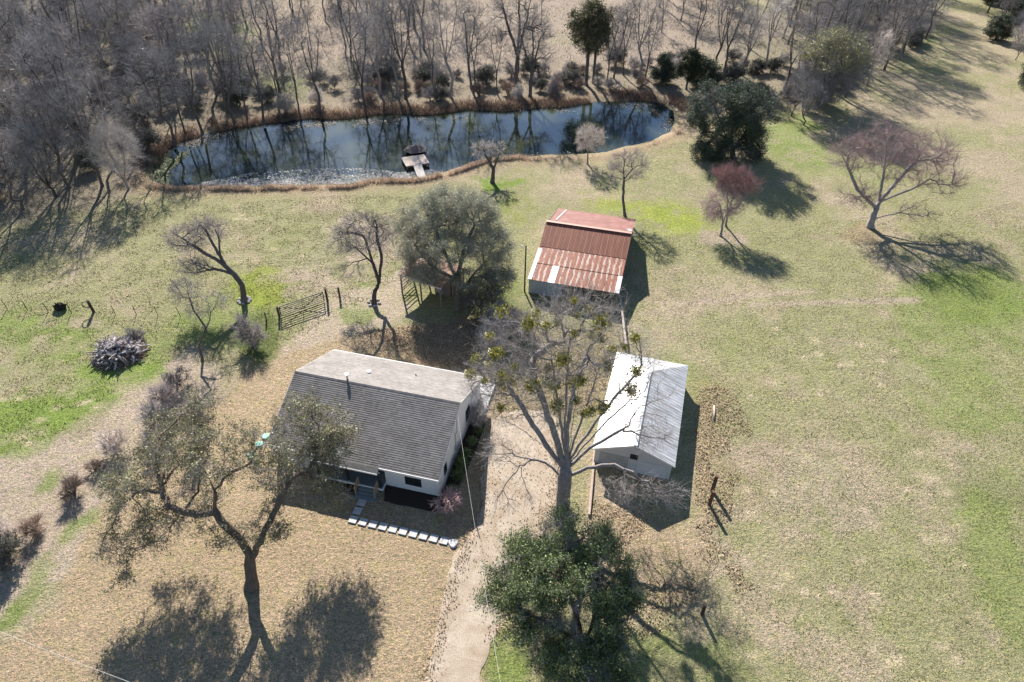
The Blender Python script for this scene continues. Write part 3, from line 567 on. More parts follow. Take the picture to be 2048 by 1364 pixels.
R_ = lambda o, yaw, u, v, z=0: (o[0]+u*cos(yaw)-v*sin(yaw), o[1]+u*sin(yaw)+v*cos(yaw), z)
ho, hy = (-5.546, 33.846), -.2303; go, gyw = (13.481, 36.054), -.2642; bo, byw = (11.434, 60.01), -.2371
# service wire from the mast
def wire(name, pts, r_, mat, label): b = MB(); b.tube(pts, r_, 5); o = b.build(name, mat); return tag(o, label, 'wire')
WIRE = simple('pale_wire', (.5, .48, .45), (.42, .4, .38), 4, .5, 0, 0)
m0 = np.array(R_(ho, hy, .22, 4.62, 5.15)); m1 = P(943, 1050, 7.0); m2 = P(1010, 1420, 10.)
def sag(a, b_, s, k=14): return [tuple(np.array(a)+(np.array(b_)-np.array(a))*t-np.array([0, 0, s*4*t*(1-t)])) for t in np.linspace(0, 1, k)]
wire('service_wire', sag(P(913, 905, 1.3)*0+m0, m2, .5), .008, WIRE, 'pale service wire running from the farmhouse mast over the drive')
wire('overhead_wire', sag(P(-120, 1215, 11), P(420, 1425, 11), .2), .008, WIRE, 'pale overhead wire crossing the bottom left corner of the yard')

# garage: gable towards the drive, hipped at the back
GW, GD, GZE, GZR = 6.833, 12.786, 2.103, 3.562
def metal_white():
    m, n, p = newmat('white_metal_roof'); oc = coord(n); sp = nd(n, 'ShaderNodeSeparateXYZ'); n.links.new(oc, sp.inputs[0])
    fr = mth(n, 'FRACT', mth(n, 'MULTIPLY', sp.outputs[1], 2.9)); rb = ramp(n, fr, [(0, (.78, .78, .79)), (.12, (1, 1, 1)), (.86, (1, 1, 1)), (.97, (.80, .80, .81))])
    sc_ = coord(n, 'Object', (.25, 1.6, .3)); c = mixc(n, 1., ramp(n, noise(n, 1.6, 5, .7, sc_), [(.40, (.33, .32, .315)), (.5, (.45, .445, .445)), (.60, (.56, .565, .575))]), rb, 'MULTIPLY')
    n.links.new(c, p.inputs['Base Color']); p.inputs['Roughness'].default_value = .45; p.inputs['Metallic'].default_value = .15
    bump(n, p, mth(n, 'PINGPONG', mth(n, 'MULTIPLY', sp.outputs[1], 5.8), 1), .5, .03); return m
G = thing('garage', 'white garage with pale metal roof beside the gravel drive', 'garage', (go[0], go[1], 0), gyw)
b = MB(); gw0, gw1 = -GW+.22, -.22; mid = -GW/2; gv0, gv1 = .28, GD-.25
b.add([(gw0, gv0, -.1), (gw1, gv0, -.1), (gw1, gv0, GZE), (mid, gv0, GZR-.12), (gw0, gv0, GZE), (gw0, gv1, -.1), (gw1, gv1, -.1), (gw1, gv1, GZE-.06), (gw0, gv1, GZE-.06)],
      [(0, 1, 2, 3, 4), (1, 6, 7, 2), (5, 0, 4, 8), (6, 5, 8, 7)])
b.build('wall', simple('garage_siding', (.58, .585, .60), (.44, .44, .45), 2.2, .75, 0, .3, (1, 1, 6)), G)
hb = GD-3.4; b = MB(); t_ = .07
top = [(-GW, 0, GZE), (0, 0, GZE), (0, GD, GZE), (-GW, GD, GZE), (mid, 0, GZR), (mid, hb, GZR-.12)]
b.add(top+[(x, y, z-t_) for x, y, z in top], [(0, 4, 5, 3), (1, 2, 5, 4), (2, 3, 5), (6, 9, 11, 10), (7, 10, 11, 8), (8, 11, 9), (0, 6, 10, 4), (1, 4, 10, 7), (1, 7, 8, 2), (2, 8, 9, 3), (3, 9, 6, 0)])
gr = b.build('roof', metal_white(), G); b = MB(); b.bar((mid, -.02, GZR+.02), (mid, hb, GZR-.10), .3, .04); b.build('ridge_cap', simple('ridge_metal', (.68, .68, .69), (.6, .6, .6), 5, .4, .2, 0), gr)
b = MB(); b.box(-3.68, -3.05, gv0-.03, gv0-.004, 1.55, 2.15); b.build('gable_vent', FRAME, G)
b = MB(); b.box(-3.0, -.55, gv0-.035, gv0-.004, 0, 1.5); b.build('door', simple('garage_door_paint', (.62, .625, .64), (.5, .5, .52), 3, .7, 0, .1), G)
b = MB(); b.box(-6.2, -3.75, gv0-.035, gv0-.004, 0, 1.6); b.build('door', simple('garage_door_old', (.42, .42, .43), (.28, .28, .28), 2.5, .8, 0, .2), G)
for s in (1, -1):
    b = MB(); xa = mid+s*(GW/2); b.bar((xa, -.03, GZE-.06), (mid, -.03, GZR-.06), .04, .15); b.build('bargeboard', TRIM, G)
window(G, 'u', gw1, 5.5, 6.5, .9, 1.7, 1, 2)

# barn
BLn, BDp = 10.101, 15.774; BE, BK, BR, BB = (0, 1.939), (5.671, 2.70), (9.253, 3.975), (15.774, 2.226)
def rust(kind):
    m, n, p = newmat('rust_'+kind); oc = coord(n); sp = nd(n, 'ShaderNodeSeparateXYZ'); n.links.new(oc, sp.inputs[0]); u = sp.outputs[0]
    st = coord(n, 'Object', (3., .35, .35)); nz = noise(n, 1.2, 6, .7, st); fine = noise(n, 6, 5, .75, coord(n, 'Object', (2, .6, .6)))
    if kind == 'striped':
        per = mth(n, 'MULTIPLY', u, 1.62); wob = mth(n, 'MULTIPLY', mth(n, 'SUBTRACT', noise(n, .9, 5, .75, coord(n, 'Object', (1.2, .9, 1))), .5), 1.0); f = mth(n, 'FRACT', mth(n, 'ADD', per, wob))
        mask = ramp(n, mth(n, 'ADD', f, mth(n, 'MULTIPLY', mth(n, 'SUBTRACT', nz, .5), .5)), [(.10, (0, 0, 0)), (.22, (1, 1, 1)), (.40, (1, 1, 1)), (.52, (0, 0, 0))]); mask = mixc(n, ramp(n, fine, [(.35, (1, 1, 1)), (.62, (0, 0, 0))]), (0, 0, 0), mask) if 0 else mixc(n, .35, mask, ramp(n, fine, [(.4, (0, 0, 0)), (.6, (1, 1, 1))]), 'OVERLAY')
        r_ = ramp(n, nz, [(.3, (.14, .045, .025)), (.5, (.22, .075, .042)), (.68, (.33, .13, .075))]); pale = ramp(n, fine, [(.35, (.32, .20, .14)), (.5, (.46, .38, .32)), (.65, (.56, .53, .51))]); mask = mixc(n, ramp(n, noise(n, .45, 4, .7, oc), [(.38, (0, 0, 0)), (.5, (.85, .85, .85))]), (0, 0, 0), mask); c = mixc(n, mask, r_, pale)
        e = ramp(n, u, [(0, (0, 0, 0)), (1, (0, 0, 0))])
    elif kind == 'red':
        c = ramp(n, noise(n, .8, 6, .7, oc), [(.3, (.17, .068, .052)), (.5, (.23, .10, .082)), (.7, (.29, .15, .125))])
    else:
        f = mth(n, 'FRACT', mth(n, 'MULTIPLY', u, 1.62)); seam = ramp(n, f, [(.0, (1, 1, 1)), (.06, (0, 0, 0)), (.94, (0, 0, 0)), (1, (1, 1, 1))])
        c = ramp(n, nz, [(.3, (.17, .06, .036)), (.5, (.22, .078, .046)), (.7, (.30, .115, .07))]); seam = mixc(n, ramp(n, fine, [(.35, (0, 0, 0)), (.55, (1, 1, 1))]), (0, 0, 0), seam); c = mixc(n, seam, c, (.50, .27, .19))
    n.links.new(c, p.inputs['Base Color']); p.inputs['Roughness'].default_value = .65; p.inputs['Metallic'].default_value = .05; p.inputs['Specular IOR Level'].default_value = .25
    bump(n, p, mth(n, 'PINGPONG', mth(n, 'MULTIPLY', u, 12), 1), .35, .03); return m
B = thing('barn', 'old open barn with rusty corrugated metal roof', 'barn', (bo[0], bo[1], 0), byw)
def slab(par, name, mat, u0, u1, a, c_, th=.05, lift=0):
    b = MB(); b.add([(u0, a[0], a[1]+lift), (u1, a[0], a[1]+lift), (u1, c_[0], c_[1]+lift), (u0, c_[0], c_[1]+lift), (u0, a[0], a[1]+lift-th), (u1, a[0], a[1]+lift-th), (u1, c_[0], c_[1]+lift-th), (u0, c_[0], c_[1]+lift-th)],
          [(0, 1, 2, 3), (7, 6, 5, 4), (0, 4, 5, 1), (1, 5, 6, 2), (2, 6, 7, 3), (3, 7, 4, 0)]); return b.build(name, mat, par)
lerp2 = lambda a, b_, t: (a[0]+(b_[0]-a[0])*t, a[1]+(b_[1]-a[1])*t)
ML = lerp2(BE, BK, .5); MLo = (ML[0]+.18, ML[1]+.025)
RS = rust('striped')
slab(B, 'roof', RS, -BLn, 0, BE, MLo, .03, 0); slab(B, 'roof', RS, -BLn+.05, .02, ML, (BK[0]+.15, BK[1]+.03), .03, .04); slab(B, 'roof', rust('seamed'), -BLn+.03, .03, BK, BR, .04, .085)
slab(B, 'roof', rust('red'), -BLn+.3, .05, BR, BB, .04, .085)
slab(B, 'roof_panel', simple('new_sheet', (.70, .72, .75), (.62, .64, .68), 3, .4, .2, 0), -BLn+2.25, -BLn+3.0, (BE[0]-.04, BE[1]), (ML[0]-.05, ML[1]-.01), .02, .03)
slab(B, 'roof_panel', simple('pale_sheet', (.55, .54, .54), (.42, .36, .33), 4, .5, .2, 0), -BLn-.02, -BLn+.42, (BE[0]-.03, BE[1]), (BK[0]-.3, BK[1]-.03), .02, .055)
slab(B, 'roof_panel', simple('pale_sheet2', (.60, .60, .61), (.46, .42, .40), 4, .5, .2, 0), -.42, .05, (BE[0]-.02, BE[1]), (ML[0]-.05, ML[1]-.01), .02, .03)
b = MB(); b.bar((-BLn, BR[0], BR[1]+.13), (.05, BR[0], BR[1]+.13), .34, .05); b.build('ridge_cap', simple('ridge_rust', (.55, .36, .30), (.35, .17, .13), 8, .6, .1, .1), B)
b = MB(); b.bar((-BLn+1.0, BR[0]+1.0, BR[1]-.13), (-BLn+1.35, BB[0]-.4, BB[1]+.25), .16, .03); b.bar((-.5, BR[0]+1.0, BR[1]-.15), (-.1, BR[0]+1.4, BR[1]-.25), .5, .03); b.build('roof_patch', simple('patch', (.66, .62, .60), (.5, .45, .42), 5, .5, .1, 0), B)
BW = simple('barn_sheet', (.44, .47, .50), (.34, .36, .39), 2.5, .6, .2, .15, (4, 4, .3))
b = MB(); b.box(-BLn+.1, -BLn+3.9, .12, .17, -.05, 1.88); b.box(-BLn+.1, -BLn+.15, .17, BDp-.2, -.05, 2.0); b.box(-BLn+.1, -.1, BDp-.25, BDp-.2, -.05, 2.15); b.add([(-BLn+.1, .17, 1.9), (-BLn+.1, BK[0], BK[1]-.1), (-BLn+.1, BR[0], BR[1]-.1), (-BLn+.1, BB[0]-.2, BB[1]-.1), (-BLn+.15, .17, 1.9), (-BLn+.15, BK[0], BK[1]-.1), (-BLn+.15, BR[0], BR[1]-.1), (-BLn+.15, BB[0]-.2, BB[1]-.1)], [(0, 1, 2, 3), (7, 6, 5, 4)])
b.build('wall', BW, B)
b = MB(); b.add([(-.12, 8.0, -.05), (-.12, BDp-.2, -.05), (-.12, BDp-.2, 2.1), (-.12, BR[0], BR[1]-.1), (-.12, 8.0, 3.4), (-.17, 8.0, -.05), (-.17, BDp-.2, -.05), (-.17, BDp-.2, 2.1), (-.17, BR[0], BR[1]-.1), (-.17, 8.0, 3.4)], [(0, 1, 2, 3, 4), (9, 8, 7, 6, 5), (0, 5, 6, 1), (4, 3, 8, 9)]); b.build('wall', simple('barn_side', (.40, .30, .25), (.25, .17, .14), 3, .8, 0, .2, (4, 4, .4)), B)
for u, v in ((-.15, .2), (-3.3, .2), (-6.1, .2), (-.2, 4.0), (-3.3, 4.0), (-6.1, 4.0), (-.2, 7.8), (-6.1, 7.8)):
    z = 1.9+(v/5.67)*.75 if v < 5.67 else 2.7+(v-5.67)*.35; b = MB(); b.bar((u, v, -.1), (u, v, z-.05), .15); b.build('barn_post', WOODO, B)

# lean-to shed under the grey-green tree: open frame, littered roof
s0 = np.array([-12.4, 61.88]); s1 = np.array([-7.8, 59.45]); ex = unit(s1-s0); ey = np.array([-ex[1], ex[0]]); syaw = math.atan2(ex[1], ex[0]); SWd = float(np.linalg.norm(s1-s0)); SD = 4.6
S = thing('open_shed', 'small open timber shed with leaf littered roof under the grey green tree', 'shed', (s0[0], s0[1], 0), syaw)
def shed_roof():
    m, n, p = newmat('littered_roof'); oc = coord(n); f = noise(n, 5, 6, .8, oc); g_ = noise(n, .9, 4, .7, oc)
    c = mixc(n, ramp(n, g_, [(.42, (0, 0, 0)), (.58, (1, 1, 1))]), ramp(n, f, [(.35, (.13, .08, .055)), (.5, (.34, .22, .16)), (.65, (.55, .46, .40))]), ramp(n, f, [(.35, (.20, .10, .07)), (.65, (.42, .24, .17))]))
    n.links.new(c, p.inputs['Base Color']); p.inputs['Roughness'].default_value = .9; bump(n, p, f, .8, .06); return m
b = MB(); b.extr([(-.15, 2.62), (-.15, 2.70), (2.2, 3.05), (SD+.15, 2.62), (SD+.15, 2.54), (2.2, 2.96)], -.2, SWd+.2); b.build('roof', shed_roof(), S)
b = MB(); b.bar((-.2, -.17, 2.62), (SWd+.2, -.17, 2.62), .05, .18); b.bar((-.22, -.15, 2.64), (-.22, 2.2, 3.0), .05, .16); b.bar((-.22, 2.2, 3.0), (-.22, SD+.15, 2.58), .05, .16); b.build('fascia', simple('old_white_trim', (.55, .52, .52), (.38, .34, .33), 5, .8, 0, .2), S)
for u, v in ((0, 0), (SWd/2, 0), (SWd, 0), (0, SD/2), (0, SD), (SWd, SD/2), (SWd, SD)): b = MB(); b.bar((u, v, -.1), (u, v, 2.66 if v else 2.62), .14); b.build('shed_post', WOODO, S)
b = MB()
for z in (.35, .7, 1.05, 1.5, 1.95): b.bar((.0, .07, z), (.0, SD/2-.07, z), .04, .11)
b.bar((0, .1, .3), (0, SD/2-.1, 1.4), .04, .08); b.build('side_rail', WOODO, S)
b = MB(); b.box(SWd-2.2, SWd-.1, 2.0, SD-.1, 0, 2.1); b.build('closet', simple('closet_board', (.20, .17, .15), (.11, .09, .08), 5, .9, 0, .3, (1, 1, .3)), S)
b = MB(); b.box(SWd-2.0, SWd-1.1, 1.95, 1.996, .05, 1.75); b.build('door', simple('old_door', (.30, .27, .26), (.2, .18, .17), 5, .8, 0, .2), S)

# ============================================================= YARD THINGS
def paver(u, v, label, rz=0):
    b = MB(); b.box(-.315, .315, -.315, .315, -.03, .075); o = b.build('paver', CONC, None, bevel=.012) if not PAV else PAV[0].copy()
    if PAV: col.objects.link(o)
    o.location = R_(ho, hy, u, v, .03); o.rotation_euler = (0, 0, hy+rz); PAV.append(o); return tag(o, label, 'paver', 'square concrete pavers from the porch to the drive')
PAV = []
paver(-5.98, -1.86, 'square concrete paver nearest to the porch steps'); paver(-5.98, -2.70, 'square concrete paver between the porch steps paver and the path corner')
ordn = ['at the corner where the path turns', 'second from the corner of the path', 'third from the corner of the path', 'fourth from the corner of the path', 'fifth from the corner of the path', 'fifth from the drive end of the path', 'fourth from the drive end of the path', 'third from the drive end of the path', 'next to last before the drive', 'last of the path at the round white stone']
for k in range(10): paver(-5.97+k*.832, -3.54-.002*k, 'square concrete paver '+ordn[k], random.uniform(-.02, .02))
b = MB(); a = np.arange(14)*2*pi/14; rr = .40+.05*np.sin(a*3)
b.add([(rr[i]*cos(a[i]), rr[i]*sin(a[i]), 0) for i in range(14)]+[(rr[i]*.85*cos(a[i]), rr[i]*.85*sin(a[i]), .14) for i in range(14)]+[(0, 0, .17)], [(i, (i+1) % 14, 14+(i+1) % 14, 14+i) for i in range(14)]+[(14+i, 14+(i+1) % 14, 28) for i in range(14)])
o = b.build('round_stone', simple('pale_stone', (.62, .61, .60), (.42, .41, .40), 7, .9, 0, .5)); o.location = R_(ho, hy, 2.25, -3.6, .02); tag(o, 'round pale stone slab at the drive end of the paver path', 'stone')
def lid(px, py, label):
    p_ = P(px, py); t = thing('tank_lid', label, 'tank lid', (p_[0], p_[1], 0), 0, 'green septic tank lids'); M1 = simple('lid_green', (.10, .42, .34), (.07, .30, .25), 5, .5, 0, 0)
    b = MB(); b.tube([(0, 0, -.05), (0, 0, .12)], .30, 18); b.build('riser', M1, t); b = MB(); b.tube([(0, 0, .122), (0, 0, .17)], [.34, .31], 18); b.build('cover', simple('lid_top', (.22, .55, .47), (.16, .45, .38), 5, .5, 0, 0), t)
lid(503, 912, 'round turquoise tank lid farthest from the house'); lid(519, 890, 'round turquoise tank lid in the middle of the three'); lid(532, 874, 'round turquoise tank lid nearest the roof edge')

# gate and its posts, wire fence
def post(name, px, py, h_, r_, mat, label, cat_='post', lean=(0, 0), group=None, n_=8):
    p_ = P(px, py); t = MB(); t.tube([(0, 0, -.1), (lean[0]*.5, lean[1]*.5, h_*.5), (lean[0], lean[1], h_)], [r_*1.05, r_, r_*.95], n_); o = t.build(name, mat, None, True if r_ < .05 else False); o.location = (p_[0], p_[1], 0); return tag(o, label, cat_, group)
WP = simple('dark_post', (.09, .07, .055), (.045, .035, .03), 7, .9, 0, .4, (1, 1, .2)); WPR = simple('brown_post', (.16, .09, .06), (.08, .05, .035), 7, .9, 0, .4, (1, 1, .2))
post('gate_post', 559, 634, 1.35, .13, WP, 'dark wooden gate post at the left end of the metal gate'); post('gate_post', 655, 602, 1.65, .13, WP, 'dark wooden gate post at the right end of the metal gate')
post('fence_post', 679.5, 594, 1.3, .12, WP, 'dark wooden post standing free to the right of the gate'); post('fence_post', 533, 640, 1.1, .09, WOODO, 'old grey fence post left of the gate beside the bare shrub')
g0 = P(563, 634); g1 = P(649, 604); L = float(np.linalg.norm(g1-g0)); t = thing('farm_gate', 'closed dark tubular metal farm gate across the dirt track', 'gate', g0, math.atan2(g1[1]-g0[1], g1[0]-g0[0]))
GM = simple('gate_steel', (.035, .03, .028), (.02, .017, .016), 6, .6, .3, 0); b = MB()
b.tube([(0, 0, .15), (0, 0, 1.35)], .055, 6); b.tube([(L, 0, .15), (L, 0, 1.35)], .055, 6); b.tube([(0, 0, 1.35), (L, 0, 1.35)], .05, 6); b.tube([(0, 0, .15), (L, 0, .15)], .05, 6); b.build('gate_frame', GM, t)
b = MB()
for z in (.38, .62, .87, 1.11): b.tube([(0, 0, z), (L, 0, z)], .036, 6)
b.tube([(L*.5, 0, .15), (L*.5, 0, 1.25)], .028, 6); b.build('gate_rail', GM, t)
b = MB(); b.tube([(.03, .03, 1.2), (L*.48, .03, .2)], .04, 6); b.tube([(L*.97, .03, 1.2), (L*.52, .03, .2)], .04, 6); b.build('gate_brace', GM, t)
TP = [(15, 618), (55, 620), (97, 624), (143, 626), (231, 629), (273, 629), (316, 631), (361, 633)]; tl_ = ['at the far left edge of the wire fence', 'second from the left edge of the wire fence', 'just left of the dark root ball', 'between the dark root ball and the hoop post', 'just right of the hoop post', 'above the log heap in the wire fence', 'right of the log heap in the wire fence', 'at the right end of the wire fence by the forked sapling']
STL = simple('fence_steel', (.07, .06, .05), (.035, .03, .028), 9, .7, .3, 0); tops = []
for (x, y), l_ in zip(TP, tl_):
    q = P(x, y); ln = (random.uniform(-.12, -.02), random.uniform(-.03, .05)); post('steel_post', x, y, 1.25, .035, STL, 'thin steel fence post '+l_, 'fence post', ln, 'thin steel posts of the wire fence', 5); tops.append(q)
tops = [P(-60, 614)]+tops+[P(533, 640), P(559, 634)]
b = MB()
for z in (.35, .75, 1.1):
    for a_, c_ in zip(tops[:-1], tops[1:]): b.tube([a_+np.array([0, 0, z]), (a_+c_)/2+np.array([0, 0, z-.03]), c_+np.array([0, 0, z])], .006, 4, False)
tag(b.build('fence_wire', STL), 'thin wire strands strung along the field fence left of the gate', 'fence wire')
o = post('fence_post', 188, 624, 1.5, .15, WP, 'thick leaning wooden post carrying a metal hoop in the green field', lean=(-.18, .05)); q = P(188, 624)
b = MB(); b.tube([(.42*cos(a_), 0, .42*sin(a_)) for a_ in np.linspace(0, 2*pi, 25)], .045, 6, False); o = b.build('metal_hoop', GM); o.location = (q[0]-.3, q[1]-.2, 1.12); o.rotation_euler = (.1, 0, .2); tag(o, 'dark metal hoop hung on the thick post in the green field', 'hoop')
# root ball
def blob(name, loc, r_, mat, seed, label, cat_, sq=(1, 1, .8), rough=.35):
    import bmesh
    bm = bmesh.new(); bmesh.ops.create_icosphere(bm, subdivisions=4, radius=1); rr = np.random.default_rng(seed)
    for v in bm.verts: c = np.array(v.co); k = 1+rough*(fbm(np.array([c[0]*3+seed]), np.array([c[1]*3+c[2]*2.3]), 1.1, 4)[0]-.5)*2; v.co = [c[0]*r_*sq[0]*k, c[1]*r_*sq[1]*k, c[2]*r_*sq[2]*k]
    me = bpy.data.meshes.new(name); bm.to_mesh(me); bm.free(); me.materials.append(mat); o = link(name, me); o.location = loc; return tag(o, label, cat_)
q = P(122, 618); blob('root_ball', (q[0], q[1], .3), .55, simple('root_dark', (.05, .04, .03), (.015, .012, .01), 9, .95, 0, .9), 5, 'dark uprooted root ball lying on the wire fence line', 'root ball', (1.1, .8, .9), .6)
# posts on the right
post('fence_post', 1424.5, 981, 1.85, .16, WPR, 'taller brown wooden post nearer the garage in the right pasture', lean=(.03, .05)); post('fence_post', 1419, 1010, 1.75, .15, WPR, 'brown wooden post just in front of the taller post in the right pasture', lean=(-.03, .02)); post('fence_post', 1404, 1229, 1.25, .13, WP, 'short dark wooden post alone at the litter edge of the right pasture', lean=(.0, .04))
b = MB(); q0 = P(1420, 1008); q1 = P(1425, 981); b.bar(tuple(q0+np.array([0, 0, .25])), tuple(q1+np.array([0, 0, 1.6])), .08, .05); tag(b.build('brace_board', WPR), 'diagonal brace board between the two brown posts', 'board')
for (x0, y0, x1, y1), l_ in zip([(1404, 915, 1432, 1085), (1425, 1088, 1408, 1220), (1404, 1120, 1432, 1200)], ['from the two brown posts towards the garage shadow', 'running down to the short dark post', 'curling beside the short dark post']):
    a_, c_ = P(x0, y0), P(x1, y1); b = MB(); pts = [a_+(c_-a_)*t+np.array([.35*sin(t*9), .1*sin(t*13), .12+.2*sin(t*7)**2]) for t in np.linspace(0, 1, 14)]; b.tube(pts, .013, 5); tag(b.build('loose_wire', STL), 'slack rusty wire '+l_, 'wire', 'slack fence wires')
def log(a_, c_, r_, mat, label, name='log', z=.12, cat_='log'):
    a_ = P(*a_); c_ = P(*c_); b = MB(); b.tube([a_+np.array([0, 0, z]), (a_+c_)/2+np.array([.03, 0, z+.02]), c_+np.array([0, 0, z])], [r_, r_*1.05, r_*.9], 9); return tag(b.build(name, mat, None, True), label, cat_)
LOGM = simple('log_pale', (.50, .43, .38), (.30, .24, .20), 7, .9, 0, .5, (1, 1, 1))
log((1428, 813), (1427, 841), .09, LOGM, 'weathered log lying on the grass right of the garage')
# rail fence between barn and garage, timber edging by the drive
t = thing('rail_fence', 'pale topped board fence from the barn corner to the garage back', 'fence', P(1239, 612), 0)
f0 = P(1239, 606); f1 = P(1250, 702); o0 = P(1239, 612)
rb_ = f1-f0; k = 6; b = MB(); b.bar(f0-o0+np.array([0, 0, .86]), f1-o0+np.array([0, 0, .86]), .2, .05); b.build('top_rail', simple('pale_board', (.58, .50, .45), (.38, .30, .26), 6, .9, 0, .3), t)
b = MB()
for z in (.25, .6): b.bar(f0-o0+np.array([0, 0, z]), f1-o0+np.array([0, 0, z]), .04, .16)
b.build('rail', WOODO, t)
for i_ in range(k): q = f0-o0+rb_*(i_/(k-1)); b = MB(); b.bar(q+np.array([0, 0, -.1]), q+np.array([0, 0, .83]), .11); b.build('fence_post', WOODO, t)
a_ = P(1189, 905); c_ = P(1178, 1032); b = MB(); b.bar(a_+np.array([0, 0, .12]), c_+np.array([0, 0, .12]), .2, .26); tag(b.build('timber_edging', simple('edging', (.48, .38, .32), (.32, .24, .19), 6, .9, 0, .3), None, bevel=.02), 'long pale timber edging between the drive and the garage front', 'edging')
# tall pole by the barn
p_ = P(1049, 583); t = thing('light_pole', 'tall thin dark pole left of the rusty barn', 'pole', p_); b = MB(); b.tube([(0, 0, -.2), (0, 0, 6.1)], [.10, .075], 10); b.build('pole', WP, t)
b = MB(); b.tube([(0, 0, 5.9), (-.45, -.1, 6.05)], .03, 6); b.tube([(-.45, -.1, 6.1), (-.45, -.1, 5.95)], [.05, .12], 10); b.build('lamp', GALV, t)

# burn heap of pale logs
hp = P(240, 708); hc = hp[:2]; LG = [simple('heap_pale', (.62, .57, .55), (.38, .33, .31), 6, .9, 0, .4), simple('heap_grey', (.36, .32, .31), (.18, .155, .15), 6, .9, 0, .4)]
lm = []
for k in range(6):
    b = MB(); L = (.9, 1.3, .7, 1.6, 2.1, 1.1)[k]; r_ = (.11, .09, .12, .08, .07, .1)[k]; b.tube([(-L/2, 0, 0), (0, .05*(k % 3), .03), (L/2, .02, -.02)], [r_, r_*.95, r_*.7], 7); b.tube([(.1*L, 0, 0), (.3*L, .25, .12)], [r_*.6, r_*.3], 5); o = b.build('log', LG[0 if k < 4 else 1], None, False); lm.append(o.data); bpy.data.objects.remove(o)
rr = np.random.default_rng(5); place = ['on the crown of', 'on the sunny back of', 'on the left flank of', 'on the right flank of', 'at the shaded front foot of']
for k in range(150):
    a_ = rr.random()*2*pi; d = rr.random()**.6*2.15; z = max(.1, 1.25*(1-(d/2.4)**1.6))+rr.normal(0, .07); x = cos(a_)*d*1.08; y = sin(a_)*d
    if y < -1.2 and rr.random() < .4: continue
    o = link('log', lm[k % 6]); o.location = (hc[0]+x, hc[1]+y, z); o.rotation_euler = (rr.normal(0, .45), rr.normal(0, .55), a_+rr.normal(0, .9)); o.scale = (1, 1, 1)
    pl_ = place[0] if d < .9 else place[1] if y > .8 else place[2] if x < -.8 else place[3] if x > .8 else place[4]
    tag(o, 'bleached log %s the burn heap in the green field' % pl_, 'log', 'logs of the burn heap')
q = np.array(hc)+rr.normal(0, 1.15, (5200, 2)); dd = np.hypot(q[:, 0]-hc[0], q[:, 1]-hc[1]); q = q[dd < 2.5]; dd = dd[dd < 2.5]
n_ = len(q); c0 = np.column_stack([q, np.maximum(.02, 1.05*(1-(dd/2.6)**1.7))*rr.random(n_)**.5]); dv = unit(rr.normal(size=(n_, 3))*np.array([1, 1, .5])); Lh = .15+.45*rr.random((n_, 1))
Vt, Ft = tubes(c0-dv*Lh, c0+dv*Lh, np.full(n_, .016), np.full(n_, .009), dv, dv, 3); tag(link('brush_heap', npmesh('brush_heap', Vt, Ft, [TW_BROWN], True)), kind='stuff')

# dock and the collapsed brown frame beyond it
a_, b1, c_, d_ = P(805, 314, .2), P(849, 308, .2), P(857, 326, .2), P(811, 333, .2); ctr = (a_+b1+c_+d_)/4; xv = unit((b1-a_)+(c_-d_)); yv = np.cross([0, 0, 1], xv); dy = math.atan2(xv[1], xv[0]); Wd = 3.55; Dd = 3.1
t = thing('dock', 'small bleached wooden dock with a ramp on the near pond shore', 'dock', (ctr[0], ctr[1], 0), dy); PLK = simple('dock_plank', (.58, .50, .43), (.36, .28, .23), 4, .9, 0, .3, (4, .4, 1))
b = MB()
for k in range(16): x = -Wd/2+k*Wd/16; b.box(x, x+Wd/16-.02, -Dd/2, Dd/2, .14, .18+.012*(k % 3))
b.build('deck', PLK, t); b = MB(); b.box(-Wd/2, Wd/2, -Dd/2-.04, -Dd/2-.003, -.05, .15); b.box(-Wd/2, Wd/2, Dd/2+.003, Dd/2+.04, -.05, .15); b.build('beam', WOODO, t)
for x in (-Wd/2+.15, Wd/2-.15):
    for y in (-Dd/2+.15, Dd/2-.15): b = MB(); b.tube([(x, y, -1.6), (x, y, .13)], .1, 8); b.build('pile', WOODO, t)
r0 = (P(829, 331, .2)+P(841, 329, .2))/2-ctr; r1 = (P(836, 359, .1)+P(853, 355, .1))/2-ctr; inv = lambda q: np.array([q[0]*cos(dy)+q[1]*sin(dy), -q[0]*sin(dy)+q[1]*cos(dy), 0]); r0 = inv(r0); r1 = inv(r1); b = MB(); dv = unit(r1-r0); nv = np.array([-dv[1], dv[0], 0]); Lr = np.linalg.norm(r1-r0)
for k in range(14): s0_ = r0+dv*Lr*k/14+np.array([0, 0, .20-.12*k/14]); b.bar(s0_-nv*.62, s0_+nv*.62, Lr/14-.03, .04)
b.build('ramp', simple('ramp_plank', (.52, .48, .45), (.36, .32, .29), 4, .9, 0, .3), t)
hc_ = (P(812, 303, 0)+P(846, 300, 0))/2+np.array([0, .6, 0]); t = thing('canopy_frame', 'collapsed brown canopy with pale ribs standing in the water behind the dock', 'canopy', (hc_[0], hc_[1], WZ), dy)
Rr = 1.75; hx = [(Rr*cos(k*pi/3), Rr*.9*sin(k*pi/3), .45) for k in range(6)]; ap = (0, 0, 1.1); b = MB(); b.add(hx+[ap]+[(x, y, z-.05) for x, y, z in hx]+[(0, 0, 1.05)], [(k, (k+1) % 6, 6) for k in range(6)]+[(7+k, 13, 7+(k+1) % 6) for k in range(6)]+[(k, 7+k, 7+(k+1) % 6, (k+1) % 6) for k in range(6)]); b.build('canopy', simple('brown_cloth', (.18, .125, .115), (.10, .07, .065), 5, .9, 0, .3), t)
b = MB(); pal = simple('pale_rib', (.45, .38, .34), (.3, .25, .22), 6, .8, 0, 0)
